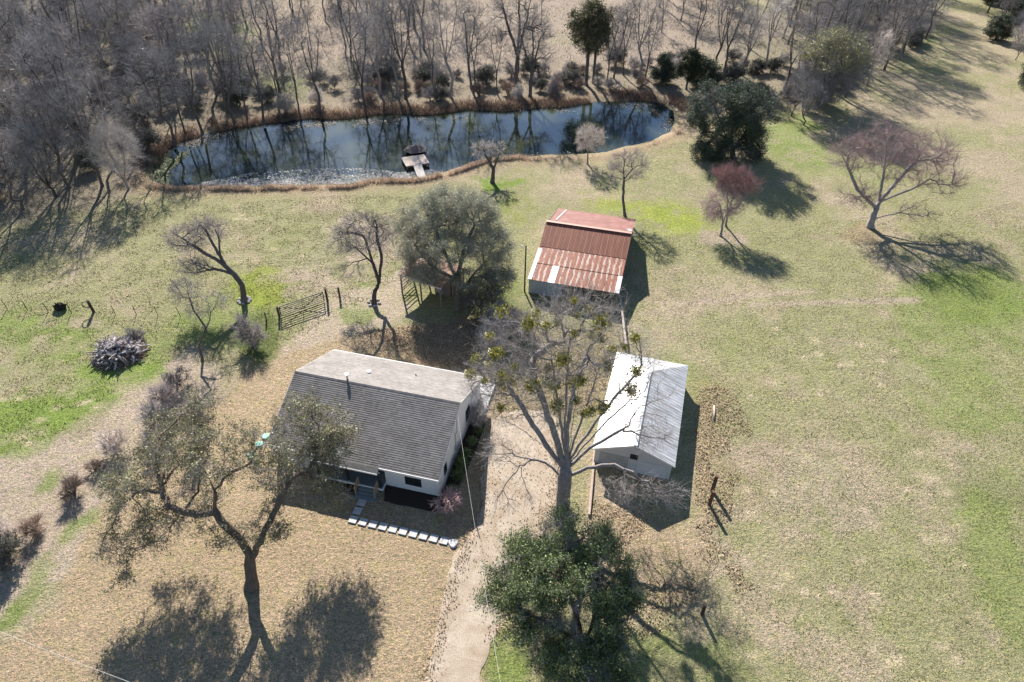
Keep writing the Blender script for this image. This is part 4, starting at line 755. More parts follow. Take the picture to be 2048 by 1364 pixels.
for k in range(6): b.bar(hx[k], hx[(k+1) % 6], .05); b.bar(hx[k], ap, .045) if k in (0, 1, 3, 4) else None
b.build('rib', pal, t)
for k in range(6): b = MB(); b.tube([(hx[k][0], hx[k][1], -.9), hx[k]], .04, 6); b.build('leg', WOODO, t)

# ============================================================= TREES AND SHRUBS
def hero(name, label, base, stems, blobs, **k):
    """stems: lists of (px,py,z); blobs: ((px,py,z),(rx,ry,rz)[,weight])"""
    B0 = P(*base); B0[2] = 0
    st = [[P(*q)-B0 for q in s] for s in stems]; bl = [tuple([P(*b_[0])-B0, b_[1]]+list(b_[2:])) for b_ in blobs]
    cat_ = k.pop('cat_', 'tree'); grp = k.pop('group', None); crown = k.pop('crown', 'crown'); trunk = k.pop('trunk', 'trunk')
    wm, cm, pos, rad, cnt = tree_meshes(name, st, bl, **k); t = plant(name, label, cat_, wm, cm, B0, 0, 1., grp, crown, trunk); return t, pos, rad, cnt
# big water oak in the front lawn, left
hero('oak_tree', 'big spreading semi evergreen oak with leaning trunk on the front lawn', (503, 1174),
     [[(503, 1174, 0), (501, 1140, 1.4), (499, 1108, 2.7), (478, 1076, 3.9), (452, 1052, 4.9), (431, 1024, 5.8)], [(501, 1125, 2.2), (520, 1085, 3.7), (545, 1030, 5.4), (575, 970, 7.0)], [(431, 1024, 5.8), (395, 1030, 6.0), (355, 1020, 6.2)], [(431, 1024, 5.8), (430, 985, 7.4), (410, 940, 8.8)]],
     [((610, 850, 7.6), (2.7, 2.4, 1.6)), ((660, 880, 6.8), (1.7, 2.0, 1.3)), ((600, 945, 6.0), (2.8, 2.2, 1.3)), ((540, 925, 7.6), (1.9, 2.2, 1.3), 5), ((440, 900, 8.2), (3.2, 2.6, 1.2), 9), ((360, 900, 7.2), (2.6, 2.4, 1.1), 8), ((270, 960, 6.4), (2.6, 2.4, 1.0), 8), ((380, 1010, 5.8), (2.7, 1.9, .9), 6),
      ((300, 1050, 4.9), (2.2, 1.6, .9), 4), ((240, 1090, 3.9), (1.6, 1.3, .7), 2.2), ((250, 1165, 3.0), (.8, .9, .6), .8), ((460, 1060, 4.6), (1.8, 1.1, .8), 2.2), ((540, 1040, 5.2), (1.5, 1.4, .9), 3), ((655, 990, 4.6), (1.2, 1.0, .8), 1.6), ((400, 830, 7.6), (2.2, 2.0, 1.0), 3), ((330, 860, 6.4), (1.8, 1.8, 1), 3)],
     n_attr=560, r_trunk=.40, wood=BK_OAK, twig=TW_GREY, leaf=LF_OAK, n_twig=8000, tl=.75, tr=.0065, n_leaf=44000, ls=.076, seed=4, seg=.5, a=.12, wob=.10, minz=3.0, upb=.05, leafy=.11, clump=.8, pw=.57)
# pecan with mistletoe between the house and the garage
pec, pos, rad, cnt = hero('pecan_tree', 'tall bare tree dotted with mistletoe between the farmhouse and the garage', (1126, 1040),
     [[(1126, 1040, 0), (1127, 985, 2.2), (1131, 940, 3.9)], [(1131, 940, 3.9), (1112, 880, 6.2), (1088, 800, 9.4), (1062, 725, 12.3)], [(1131, 940, 3.9), (1130, 860, 7.3), (1133, 760, 11.4), (1140, 670, 15)], [(1131, 940, 3.9), (1152, 870, 6.8), (1180, 790, 10), (1205, 720, 12.6)],
      [(1130, 945, 3.7), (1096, 895, 5.6), (1060, 840, 7.6), (1025, 780, 9.4)], [(1131, 930, 4.3), (1122, 850, 7.6), (1108, 760, 11.2), (1100, 690, 14)], [(1131, 930, 4.3), (1165, 880, 6.4), (1225, 800, 9.2), (1285, 735, 11)], [(1131, 930, 4.3), (1145, 850, 7.8), (1160, 760, 11.5)],
      [(1131, 935, 4.1), (1180, 895, 5.6), (1250, 855, 7)], [(1129, 940, 3.9), (1110, 870, 6.6), (1075, 770, 10), (1040, 690, 13)], [(1131, 930, 4.3), (1135, 850, 7.6), (1150, 770, 11), (1180, 690, 14)], [(1131, 935, 4.1), (1160, 900, 5.6), (1215, 840, 8), (1260, 800, 9.4)], [(1129, 940, 3.9), (1085, 890, 5.8), (1030, 850, 7.0)], [(1128, 950, 3.5), (1090, 925, 4.4), (1045, 905, 5.2)], [(1132, 950, 3.5), (1175, 935, 4.2), (1220, 930, 4.6)]],
     [((1140, 680, 14), (4.2, 4.0, 3.0)), ((1050, 700, 12.5), (3.8, 3.5, 3)), ((1220, 720, 12), (3.8, 3.5, 2.6)), ((1020, 790, 8.8), (2.8, 2.6, 2)), ((1290, 770, 9.4), (2.6, 2.6, 1.8)), ((1130, 780, 11), (3.4, 3, 2.6)), ((1290, 860, 6.6), (2.2, 1.8, 1.3), 20), ((1270, 975, 3.4), (2.7, 1.5, 1.0), 15), ((1340, 985, 3.4), (1.4, 1.0, .7), 9),
      ((1000, 900, 4.8), (1.9, 1.2, .9), 11), ((1020, 1000, 3.0), (1.8, 1.0, .6), 4), ((975, 760, 9), (2.0, 2, 2), 22), ((1170, 625, 15.5), (3.0, 3.0, 2), 26)],
     n_attr=1500, r_trunk=.56, wood=BK_GREY, twig=TW_PALE, n_twig=7000, tl=.95, tr=.0062, seed=9, seg=.5, a=.02, bend=1.3, wob=.10, minz=3.2, upb=.2, pw=.56)
r = np.random.default_rng(12); cand = np.where((cnt >= 1) & (cnt < 30) & (pos[:, 2] > 7.5))[0]; mm = []
for k in range(3):
    n_ = 260; c0 = r.normal(0, .2, (n_, 3)); s = .085*(.6+.8*r.random((n_, 1))); u = unit(r.normal(size=(n_, 3))); v = unit(np.cross(u, r.normal(size=(n_, 3)))); mm.append(npmesh('mistletoe', np.stack([c0-u*s, c0-v*s*.6, c0+u*s, c0+v*s*.6], 1).reshape(-1, 3), np.arange(n_*4).reshape(-1, 4), [LF_MIST], True))
done = []
for k in range(4000):
    if len(done) >= 46: break
    j = cand[r.integers(len(cand))]
    if any(np.linalg.norm(pos[j]-d) < .9 for d in done): continue
    done.append(pos[j]); o = link('mistletoe', mm[k % 3], pec); o.location = tuple(pos[j]); s = float(.7+.75*r.random()); o.scale = (s, s, s*.85)
# dense evergreen at the bottom, right of the drive
hero('evergreen_oak', 'dense dark green broadleaf tree beside the drive at the bottom of the yard', (1168, 1330),
     [[(1168, 1330, 0), (1168, 1290, 1.5)], [(1168, 1290, 1.5), (1150, 1220, 4), (1120, 1150, 6.4)], [(1168, 1290, 1.5), (1195, 1220, 4), (1200, 1130, 6.8)], [(1168, 1290, 1.5), (1120, 1260, 3.2), (1060, 1230, 4.6)], [(1168, 1290, 1.5), (1215, 1270, 3), (1250, 1240, 4)]],
     [((1115, 1160, 6.2), (2.6, 2.2, 1.5)), ((1200, 1160, 5.8), (2.3, 2.2, 1.5)), ((1130, 1080, 6.4), (1.6, 1.5, 1.2), 7), ((1195, 1090, 6.0), (1.3, 1.3, 1.0), 4), ((1060, 1110, 5.4), (1.7, 1.5, 1.0), 5), ((1015, 1150, 5.2), (1.2, 1.2, .8), 2.5), ((1035, 1200, 4.6), (1.7, 1.4, 1.0), 5), ((980, 1190, 4.6), (.8, .8, .5), 1.1), ((1090, 1260, 4.4), (2.4, 1.7, 1.3)), ((1200, 1260, 4.0), (2.2, 1.6, 1.3)), ((1240, 1190, 4.6), (1.2, 1.4, 1.0), 4), ((1170, 1330, 3.4), (2.7, 1.4, 1.2)), ((1125, 1035, 5.8), (.7, .8, .7), 1.2), ((1210, 1370, 2.6), (2.0, 1.2, 1.0), 5)],
     n_attr=520, r_trunk=.28, wood=BK_OAK, twig=TW_GREY, leaf=LF_HOLLY, n_twig=7000, tl=.75, tr=.007, n_leaf=84000, ls=.072, seed=21, seg=.45, a=.1, minz=1.5, upb=.15, leafy=.15, clump=.9, pw=.48)
# grey green tree over the open shed
hero('greygreen_tree', 'rounded grey green fine leaved tree leaning over the open shed', (918, 620),
     [[(918, 620, 0), (917, 590, 1.5), (914, 560, 3.0)], [(914, 560, 3.0), (892, 510, 5.3), (875, 470, 7)], [(914, 560, 3.0), (927, 500, 5.6), (950, 450, 7.4)], [(917, 590, 1.6), (950, 545, 3.4), (985, 510, 4.6)], [(914, 560, 3), (872, 540, 4.0), (840, 505, 5.2)]],
     [((870, 440, 7.5), (3.3, 3.0, 2.4)), ((940, 440, 7.7), (3.3, 3.0, 2.4)), ((905, 415, 8.9), (3.0, 2.8, 1.7)), ((980, 490, 5.9), (2.6, 2.6, 2.0)), ((840, 490, 5.9), (2.3, 2.4, 1.8)), ((900, 500, 6.1), (3, 2.6, 1.6)), ((990, 540, 4.1), (1.7, 1.8, 1.1), 4), ((850, 540, 4.3), (1.9, 1.8, 1.0), 7), ((935, 555, 3.5), (2.0, 1.6, 1.0), 6), ((820, 450, 6.5), (1.6, 1.6, 1.6), 6)],
     n_attr=600, r_trunk=.38, wood=BK_DARK, twig=TW_PALE, leaf=LF_GREY, n_twig=11000, tl=.8, tr=.006, n_leaf=115000, ls=.06, seed=31, seg=.5, a=.08, minz=2, upb=.3, leafy=.2, clump=0, pw=.5)
hero('evergreen_shrub', 'broad olive green evergreen bush right of the grey green tree trunk', (965, 640), [[(965, 640, 0), (962, 618, 1.0)]],
     [((965, 585, 2.4), (2.0, 1.8, 1.5)), ((995, 560, 2.4), (1.7, 1.6, 1.3), 3), ((945, 610, 1.5), (1.3, 1.1, 1.0), 2)], n_attr=220, r_trunk=.10, wood=BK_DARK, twig=TW_GREY, leaf=LF_PINE, n_twig=2500, tl=.6, tr=.01, n_leaf=15000, ls=.07, seed=33, seg=.4, minz=.3, leafy=.18, clump=1.0, cat_='bush')
# bare trees
hero('bare_tree', 'bare vase shaped tree forking low between the metal gate and the open shed', (748, 608), [[(748, 608, 0), (750, 582, 1.5), (758, 565, 2.2)], [(758, 565, 2.2), (742, 515, 4.6), (728, 470, 6.6)], [(758, 565, 2.2), (763, 515, 4.6), (752, 460, 7.0)], [(742, 530, 3.9), (705, 490, 5.4), (675, 465, 6.4)]],
     [((725, 465, 7.4), (2.9, 2.6, 1.9)), ((690, 480, 6), (1.8, 1.8, 1.4)), ((765, 470, 7), (1.7, 1.8, 2.0)), ((700, 540, 3.6), (1.7, 1.2, .8), 2)], n_attr=380, r_trunk=.24, wood=BK_DARK, twig=TW_GREY, n_twig=2800, tl=.75, tr=.0065, seed=41, seg=.4, a=.04, bend=1.3, minz=2.0, upb=.3, pw=.5)
hero('bare_tree', 'leaning bare tree curving left over the field from a ring of stones', (489, 604), [[(489, 604, 0), (484, 570, 1.9), (468, 548, 3.0), (452, 533, 3.8)], [(452, 533, 3.8), (432, 498, 5.4), (412, 462, 7.0), (392, 440, 7.7)], [(452, 533, 3.8), (420, 512, 5.0), (385, 490, 6.2), (358, 472, 6.8)], [(464, 545, 3.2), (430, 538, 4.0), (395, 545, 4.1)], [(440, 512, 4.8), (438, 478, 6.0), (425, 445, 7.3)]],
     [((415, 460, 6.9), (2.1, 1.6, 1.2)), ((370, 480, 6.2), (2.0, 1.6, 1.2)), ((385, 530, 4.5), (1.6, 1.2, .9), 3)], n_attr=210, r_trunk=.30, wood=BK_DARK, twig=TW_GREY, n_twig=2600, tl=.8, tr=.006, seed=43, seg=.4, a=.05, bend=.9, minz=2.2, upb=.1, pw=.5)
hero('bare_sapling', 'thin forked dark sapling left of the bare shrub in the green field', (405, 722), [[(405, 722, 0), (398, 690, 1.7), (412, 655, 3.3)], [(412, 655, 3.3), (390, 625, 4.6), (372, 580, 6.2)], [(398, 690, 1.7), (420, 640, 3.2)]], [((370, 585, 5.8), (1.5, 1.5, 1.4)), ((395, 620, 4.4), (1.2, 1.1, 1.2)), ((430, 600, 4.0), (1.0, 1.0, 1.0))],
     n_attr=110, r_trunk=.11, wood=BK_DARK, twig=TW_GREY, n_twig=1000, tl=.7, tr=.006, seed=44, seg=.4, minz=1.6)
hero('redbud_tree', 'slender tree with red topped crown in front of the dark evergreen', (1441, 472), [[(1441, 472, 0), (1446, 445, 1.6)], [(1446, 445, 1.6), (1440, 410, 3.7)], [(1446, 445, 1.6), (1460, 410, 3.8)]], [((1445, 410, 3.9), (2.6, 1.8, 1.5)), ((1425, 425, 3.1), (1.3, 1.2, 1.1), 2)], n_attr=200, r_trunk=.14, wood=BK_GREY, twig=TW_PINK, n_twig=2200, tl=.8, tr=.0065, seed=46, seg=.4, bend=.9, a=.05, minz=1.4, upb=.5)
hero('redbud_tree', 'dense red twigged budding tree top just behind the slender pink tree', (1452, 452), [[(1452, 452, 0), (1456, 420, 2.4)], [(1456, 420, 2.4), (1455, 375, 5)], [(1456, 420, 2.4), (1475, 380, 5)]], [((1475, 372, 5.6), (2.6, 1.8, .9)), ((1452, 352, 6.5), (1.5, 1.4, .9), 3), ((1480, 358, 6.3), (1.3, 1.2, .8), 2)], n_attr=190, r_trunk=.12, wood=BK_GREY, twig=TW_RED, n_twig=2000, tl=1.0, tr=.008, seed=47, seg=.4, bend=.9, a=.03, minz=2.5, upb=.8)
hero('bare_tree', 'wide bare tree with pinkish twigs standing alone in the right pasture', (1740, 455), [[(1740, 455, 0), (1748, 428, 1.8), (1757, 405, 3.0)], [(1757, 405, 3.0), (1768, 345, 6.4), (1772, 290, 9)], [(1757, 405, 3.0), (1810, 345, 6.2), (1850, 300, 8)], [(1750, 420, 2.2), (1715, 380, 4.2), (1695, 330, 6.5)], [(1757, 410, 2.8), (1830, 375, 4.4), (1890, 340, 5.6)], [(1745, 440, 1.2), (1800, 425, 2.2), (1850, 400, 3.2)]],
     [((1770, 290, 9.2), (4.6, 4.2, 2.4)), ((1850, 300, 8.0), (4.2, 4.0, 2.3)), ((1710, 310, 8), (3.0, 3.4, 2.4)), ((1880, 360, 5.6), (3.0, 2.6, 1.6)), ((1720, 390, 4.2), (3.0, 2.2, 1.4), 20), ((1800, 340, 6.5), (3.6, 3, 1.6)), ((1830, 425, 2.4), (3.0, 1.8, .9), 7)], n_attr=560, r_trunk=.40, wood=BK_GREY, twig=TW_PINK, n_twig=7500, tl=1.05, tr=.0065, seed=51, seg=.55, a=.06, bend=.9, minz=1.2, upb=.25, pw=.48)
hero('bare_tree', 'small twisted bare tree on the green mound right of the dock', (985, 365), [[(985, 365, 0), (987, 340, 1.7), (980, 325, 2.5)], [(980, 325, 2.5), (968, 305, 3.6)], [(987, 340, 1.7), (997, 312, 3.4)]], [((968, 300, 3.8), (1.6, 1.3, 1.2)), ((993, 300, 4.0), (1.4, 1.3, 1.2))], n_attr=110, r_trunk=.27, wood=BK_DARK, twig=TW_PALE, n_twig=900, tl=.6, tr=.009, seed=53, seg=.35, minz=1.5)
hero('bare_tree', 'pale feathery bare tree at the reed edge of the pond', (1175, 328), [[(1175, 328, 0), (1176, 300, 2.0), (1178, 275, 3.6)]], [((1180, 277, 3.6), (2.0, 1.6, 2.0))], n_attr=150, r_trunk=.11, wood=BK_GREY, twig=TW_PALE, n_twig=1500, tl=.7, tr=.009, seed=54, seg=.35, minz=.8)
hero('bare_tree', 'slim bare tree with a clean trunk just behind the barn roof corner', (1250, 432), [[(1250, 432, 0), (1246, 400, 2.0), (1248, 362, 4.2)]], [((1255, 330, 6.2), (2.6, 2.1, 1.9)), ((1240, 350, 5), (1.5, 1.3, 1.1), 2)], n_attr=160, r_trunk=.17, wood=BK_DARK, twig=TW_GREY, n_twig=1500, tl=.8, tr=.007, seed=55, seg=.45, minz=3)
hero('evergreen_tree', 'large dark evergreen at the right end of the pond', (1466, 318), [[(1466, 318, 0), (1466, 300, 1.2), (1463, 255, 4)], [(1466, 300, 1.2), (1448, 262, 3.7)], [(1466, 300, 1.2), (1495, 258, 4)]], [((1440, 222, 6.5), (5.2, 4.6, 3.0)), ((1492, 222, 6.6), (4.8, 4.4, 2.8)), ((1462, 262, 3.8), (5.4, 3.6, 1.9)), ((1465, 192, 9.0), (4.8, 4, 1.6)), ((1500, 275, 2.6), (3.0, 2.4, 1.2), 16), ((1430, 290, 2.0), (3.0, 2.2, 1.2), 16), ((1405, 240, 4.5), (2, 2, 1.6), 12), ((1462, 300, 1.4), (3.4, 2.2, 1.2), 16), ((1420, 300, 1.4), (2.6, 1.6, 1.1), 12), ((1500, 300, 1.4), (2.6, 1.6, 1.1), 12)],
     n_attr=420, r_trunk=.36, wood=BK_DARK, twig=TW_GREY, leaf=LF_MAG, n_twig=6500, tl=.9, tr=.010, n_leaf=90000, ls=.10, seed=61, seg=.6, minz=.5, leafy=.3, clump=2.2)
# small yard plants
hero('ornamental_tree', 'small bare pale branched ornamental at the front right corner of the farmhouse', (893, 1030), [[(893, 1030, 0), (893, 1018, .5)]], [((893, 1003, 1.0), (1.15, 1.0, .65)), ((905, 990, 1.3), (.6, .6, .4), .3)], n_attr=120, r_trunk=.055, wood=BK_PALE, twig=TW_PINK, n_twig=700, tl=.35, tr=.011, seed=71, seg=.2, minz=.3, upb=0, pw=.4)
def shrub_meshes(seed, h_, w_, wood, twig, leaf=None, nl=0, ls=.07, ntw=900, natt=70, tr=.010, stems=5, tl=.6):
    r = np.random.default_rng(seed); st = [[(0, 0, 0), (0, 0, .12)]]+[[(0, 0, .1), (r.normal(0, w_*.15), r.normal(0, w_*.15), h_*.35)] for _ in range(stems)]
    return tree_meshes('shrub', st, [((r.normal(0, w_*.22), r.normal(0, w_*.22), h_*(.4+.35*r.random())), (w_*(.2+.2*r.random()), w_*(.2+.2*r.random()), h_*(.2+.2*r.random()))) for _ in range(6)], natt, .05+.02*h_, wood, twig, leaf, ntw, tl, tr, nl, ls, seed, .3, .7, .1, .05, .1, .35, .4, 2, .12)[:2]
SH = [shrub_meshes(s, 2.0, 1.8, BK_GREY, TW_GREY, ntw=800) for s in (1, 2)]+[shrub_meshes(3, 2.2, 2.0, BK_GREY, TW_PALE, ntw=900)]; SHB = [shrub_meshes(5, 1.6, 1.6, BK_DARK, TW_BROWN, ntw=700)]
SHG = [shrub_meshes(11, .75, .8, BK_DARK, TW_BROWN, LF_HOLLY, 1500, .055, 200, 40, .006, 5, .2)]; SHE = [shrub_meshes(s, 2.6, 2.8, BK_DARK, TW_GREY, LF_CEDAR if s % 2 else LF_BRUSH, 3600, .095, 1300, 110, .012, 4) for s in (13, 14, 15)]
def put(ms, px, py, sc, name, label, cat_='shrub', group=None, rz=None):
    q = P(px, py); return plant(name, label, cat_, ms[0], ms[1], (q[0], q[1], -.03), random.random()*6.28 if rz is None else rz, sc, group, 'foliage' if ms in SHG+SHE else 'twigs', 'stems')
put(SH[0], 505, 690, (1.35, 1.35, 1.5), 'bare_shrub', 'bushy bare shrub on dark grass left of the gate post'); put(SH[0], 335, 808, 1.15, 'bare_shrub', 'bare shrub in the brush strip below the log heap, upper one'); put(SH[1], 318, 855, 1.2, 'bare_shrub', 'grey bare shrub in the brush strip above the oak crown'); put(SH[1], 355, 775, .9, 'bare_shrub', 'bare shrub nearest the forked sapling in the brush strip')
put(SH[2], 232, 905, .9, 'bare_shrub', 'pale bare shrub left of the oak crown'); put(SHB[0], 190, 940, .55, 'bare_shrub', 'tiny dark bare shrub between the pale shrub and the spiky shrub'); put(SHB[0], 150, 990, .9, 'bare_shrub', 'dark spiky bare shrub in the middle of the brush strip'); put(SHB[0], 72, 1062, .8, 'bare_shrub', 'low bare shrub lower left in the brush strip')
put(SHE[1], 10, 1115, .8, 'evergreen_bush', 'leafy low bush at the left edge of the picture', 'bush'); put(SH[2], 5, 1085, 1.0, 'bare_shrub', 'pale bare twigs rising behind the leafy bush at the left edge'); put(SH[1], 400, 870, (.9, .9, 1.7), 'bare_sapling', 'slim bare sapling rising behind the oak crown', 'sapling'); put(SH[0], 275, 680, .7, 'bare_shrub', 'grey weeds shrub behind the log heap')
put(SH[1], 1002, 650, 1.3, 'bare_shrub', 'grey bare shrub behind the farmhouse, nearest the olive bush'); put(SH[2], 985, 690, 1.2, 'bare_shrub', 'grey bare shrub at the back right corner of the farmhouse'); put(SH[0], 1040, 665, 1.2, 'bare_shrub', 'grey bare shrub left under the mistletoe tree'); put(SH[2], 955, 845, .95, 'bare_shrub', 'pale bare shrub by the right farmhouse wall')
for i_, (u, v, s, l_) in enumerate([(.45, .9, .9, 'nearest the front corner'), (.5, 2.3, 1.0, 'below the small side window'), (.5, 3.6, 1.15, 'in front of the electric meter'), (.55, 5.0, .95, 'right of the electric meter'), (.5, 6.4, .9, 'before the long side window'), (.55, 7.8, .8, 'farthest back along the side wall')]):
    q = R_(ho, hy, u+.25, v); t = plant('green_shrub', 'clipped green shrub along the farmhouse side wall, '+l_, 'shrub', *SHG[0], (q[0], q[1], 0), i_*1.3, s, 'green shrubs along the farmhouse side wall', 'foliage', 'stems')
# stones round the leaning tree and the bare tree
SM = simple('field_stone', (.55, .53, .52), (.36, .34, .33), 8, .9, 0, .5)
for bx_, by_, n_, l_ in ((489, 601, 9, 'foot of the leaning bare tree'), (748, 606, 6, 'foot of the low forking bare tree')):
    for k in range(n_):
        q = P(bx_, by_); a_ = k*2*pi/n_+random.uniform(-.2, .2); o = blob('stone', (q[0]+.62*cos(a_), q[1]+.62*sin(a_), .06), .17, SM, k+n_, 'pale stone in the ring round the '+l_, 'stone', (1.2, .9, .7), .3); tag(o, group='stones round the '+l_)

# ---- woods: a few tree kinds, each tree an object of its own
def tallbare(seed, H_, w_, forks, wood, twig, ntw=1050, natt=210, r0=.2, tr=.0095, low=.35):
    r = np.random.default_rng(seed); st = [[(0, 0, 0), (r.normal(0, .2), r.normal(0, .2), H_*low*.6), (r.normal(0, .4), r.normal(0, .4), H_*low)]]
    top = st[0][-1]
    for k in range(forks): a_ = k*2*pi/forks+r.random(); st.append([top, (top[0]+cos(a_)*w_*.14, top[1]+sin(a_)*w_*.14, H_*(low+.2)), (top[0]+cos(a_)*w_*.24, top[1]+sin(a_)*w_*.24, H_*.8)])
    return tree_meshes('woods', st, [((0, 0, H_*.68), (w_*.5, w_*.5, H_*.32), 3), ((0, 0, H_*.88), (w_*.3, w_*.3, H_*.14), 1), ((0, 0, H_*.42), (w_*.3, w_*.3, H_*.14), .4)], natt, r0, wood, twig, None, ntw, 1.15, tr, 0, .1, seed, .8, .8, .05, .12, H_*low*.7, .35, .5, 2)[:2]
WT = [tallbare(101, 15, 7.5, 3, BK_DARK, TW_WOOD), tallbare(102, 16.5, 8, 4, BK_GREY, TW_WOOD), tallbare(103, 14, 6.5, 2, BK_DARK, TW_WOOD), tallbare(104, 18, 9.5, 4, BK_DARK, TW_WOOD, 1500, 260, .26), tallbare(105, 12, 6, 3, BK_GREY, TW_PALE), tallbare(106, 13, 4.5, 2, BK_DARK, TW_WOOD, 800, 120, .13), tallbare(107, 10, 7, 5, BK_DARK, TW_WOOD, 1500, 200, .16, .011, .2)]
WP_ = [tallbare(111, 9, 6.5, 5, BK_PALE, TW_PALE, 2200, 200, .14, .011, .18)]
FT = [tree_meshes('open', [[(0, 0, 0), (.1, 0, 4), (.2, .1, 5.5)], [(.2, .1, 5.5), (-1.5, .3, 10), (-2.6, .2, 14)], [(.2, .1, 5.5), (1.2, -.3, 10), (2.2, 0, 15)], [(.1, 0, 4.5), (.4, .9, 10), (0, 1, 16)]], [((0, 0, 13), (4.2, 3.6, 4.6)), ((-2.6, 0, 10), (2, 2, 2.6), 20), ((3, 0, 9), (2, 2, 2), 16)], 300, .36, BK_DARK, TW_WOOD, None, 1600, 1.2, .010, 0, .1, s, .8, .8, .05, .14, 3.5, .35, .5, 2)[:2] for s in (121, 122)]
def cedar(seed, H_, w_, leaf, nl=16000, ls=.16, natt=170, bare=.25): return tree_meshes('cedar', [[(0, 0, 0), (.1, 0, H_*.5), (0, .1, H_*.92)]], [((0, 0, H_*(.3+bare)), (w_*.36, w_*.36, H_*.24), 3), ((0, 0, H_*.74), (w_*.28, w_*.28, H_*.22), 2)]+[((cos(k*2.4)*w_*.32, sin(k*2.4)*w_*.32, H_*(.25+bare+.06*k)), (w_*.2, w_*.2, H_*.09), .35) for k in range(6)], natt, .03*H_**.8+.05, BK_DARK, TW_BROWN, leaf, 1500, .8, .016, nl, ls, seed, .6, .4, .3, .1, H_*bare*.6, .1, .5, 2, .25, 1.8)[:2]
CD = [cedar(131, 15.5, 7.5, LF_PINE, 13000, .15, 200, .3), cedar(132, 9, 5.5, LF_CEDAR, 14000, .15), cedar(133, 6, 4.5, LF_MAG, 11000, .14, 130, .05)]
WI = tree_meshes('willow', [[(0, 0, 0), (0, 0, 1.6)], [(0, 0, 1.6), (-1.4, 0, 4.5)], [(0, 0, 1.6), (1.6, 0, 4.5)], [(0, 0, 1.6), (.2, .8, 5)]], [((0, 0, 6.2), (4.8, 4.2, 3.4)), ((0, 0, 3.6), (4.2, 3.4, 2), 40)], 300, .3, BK_DARK, TW_WOOD, LF_MIST, 4600, 1.2, .012, 0, .1, 141, .6, .8, .05, .12, 1.5, .4, .45, 3)[:2]
usedT = []
def tr(ms, px, py, label, sc=1., name='bare_tree', cat_='tree', group=None, rz=None):
    q = P(px, py); usedT.append(q[:2]); z = -.1; f = ms in CD or ms in SHE
    return plant(name, label, cat_, ms[0], ms[1], (q[0], q[1], z), random.random()*6.28 if rz is None else rz, sc, group, 'crown', 'trunk')
# the trees one can tell apart on the far pond bank
fb = [(731, 216, 0, 1.0), (760, 188, 4, 1.1), (796, 193, 1, 1.05), (812, 198, 3, .95), (868, 190, 5, 1.0), (902, 195, 1, 1.1), (943, 178, 2, 1.05), (951, 176, 5, .9), (995, 188, 5, .85), (1032, 180, 'F', 1.12), (1060, 193, 'G', .82), (1213, 164, 5, 1.0), (1227, 158, 2, .9), (1246, 150, 5, 1.05), (1276, 161, 1, 1.0), (1290, 158, 5, .95),
      (1389, 118, 2, .9), (1430, 146, 0, .95), (1447, 149, 3, .8), (1481, 150, 4, 1.0), (1532, 130, 4, 1.05)]
on_ = ['leftmost', 'second', 'third', 'fourth', 'fifth', 'sixth', 'seventh', 'eighth', 'ninth', 'tenth', 'eleventh', 'twelfth', 'thirteenth', 'fourteenth', 'fifteenth', 'sixteenth', 'seventeenth', 'eighteenth', 'nineteenth', 'twentieth', 'rightmost']
for i_, (x, y, k, s) in enumerate(fb):
    ms = WT[k] if isinstance(k, int) else FT['FG'.index(k)]; ds = 'tall bare tree' if k != 5 else 'thin straight bare tree'
    tr(ms, x, y, '%s on the far pond bank, %s%s' % (ds, on_[i_], ' of the row' if i_ in (0, 20) else ' from left'), s, group='bare trees along the far pond bank', rz=0. if not isinstance(k, int) else None)
tr(CD[0], 1172, 170, 'tall olive green evergreen on the far pond bank', 1.0, 'evergreen_tree'); tr(CD[0], 1186, 166, 'narrower olive evergreen touching the tall one on the far pond bank', (.75, .75, .92), 'evergreen_tree')
tr(CD[2], 1322, 168, 'small round dark evergreen on the far pond bank', .85, 'evergreen_tree'); tr(CD[1], 1372, 180, 'dark evergreen at the far right end of the pond', .8, 'evergreen_tree'); tr(CD[2], 1405, 172, 'low blue green evergreen just left behind the large evergreen', (1.2, 1.2, .8), 'evergreen_bush', 'bush')
wl = tr(WI, 1640, 215, 'bushy tree with yellow green twig tops at the wood edge', 1.3, 'willow_tree')
# yellow green tips of that tree
wc_ = [c for c in children(wl) if c.name.startswith('crown')][0]; r = np.random.default_rng(8); vv = np.empty(len(wc_.data.vertices)*3, np.float32); wc_.data.vertices.foreach_get('co', vv); vv = vv.reshape(-1, 3); vv = vv[(vv[:, 2] > 6.3)]; n_ = 9000
c0 = vv[r.integers(0, len(vv), n_)]+r.normal(0, .18, (n_, 3)); s = .085*(.6+.8*r.random((n_, 1))); u = unit(r.normal(size=(n_, 3))); v = unit(np.cross(u, r.normal(size=(n_, 3)))); LFY = leafmat('leaf_catkin', (.20, .19, .06), (.36, .34, .13), (.50, .48, .22), .3)
link('catkins', npmesh('catkins', np.stack([c0-u*s, c0-v*s*.6, c0+u*s, c0+v*s*.6], 1).reshape(-1, 3), np.arange(n_*4).reshape(-1, 4), [LFY], True), wl)
for x, y, k, s, l_ in [(1690, 195, 0, .75, 'bare tree just right of the yellow topped tree'), (1768, 140, 3, .85, 'bare tree leaning over the long shadows on the right slope'), (1800, 118, 1, .85, 'bare tree at the outer corner of the wood above the long shadows'), (1735, 170, 4, .8, 'pale bare tree at the wood edge above the long shadows'), (1850, 78, 0, .9, 'bare tree at the wood edge beside the upper pasture'), (1583, 232, 6, .7, 'low bare tree between the large evergreen and the yellow topped tree'), (1606, 250, 6, .7, 'low spreading bare tree before the yellow topped tree')]: tr(WT[k], x, y, l_, s)
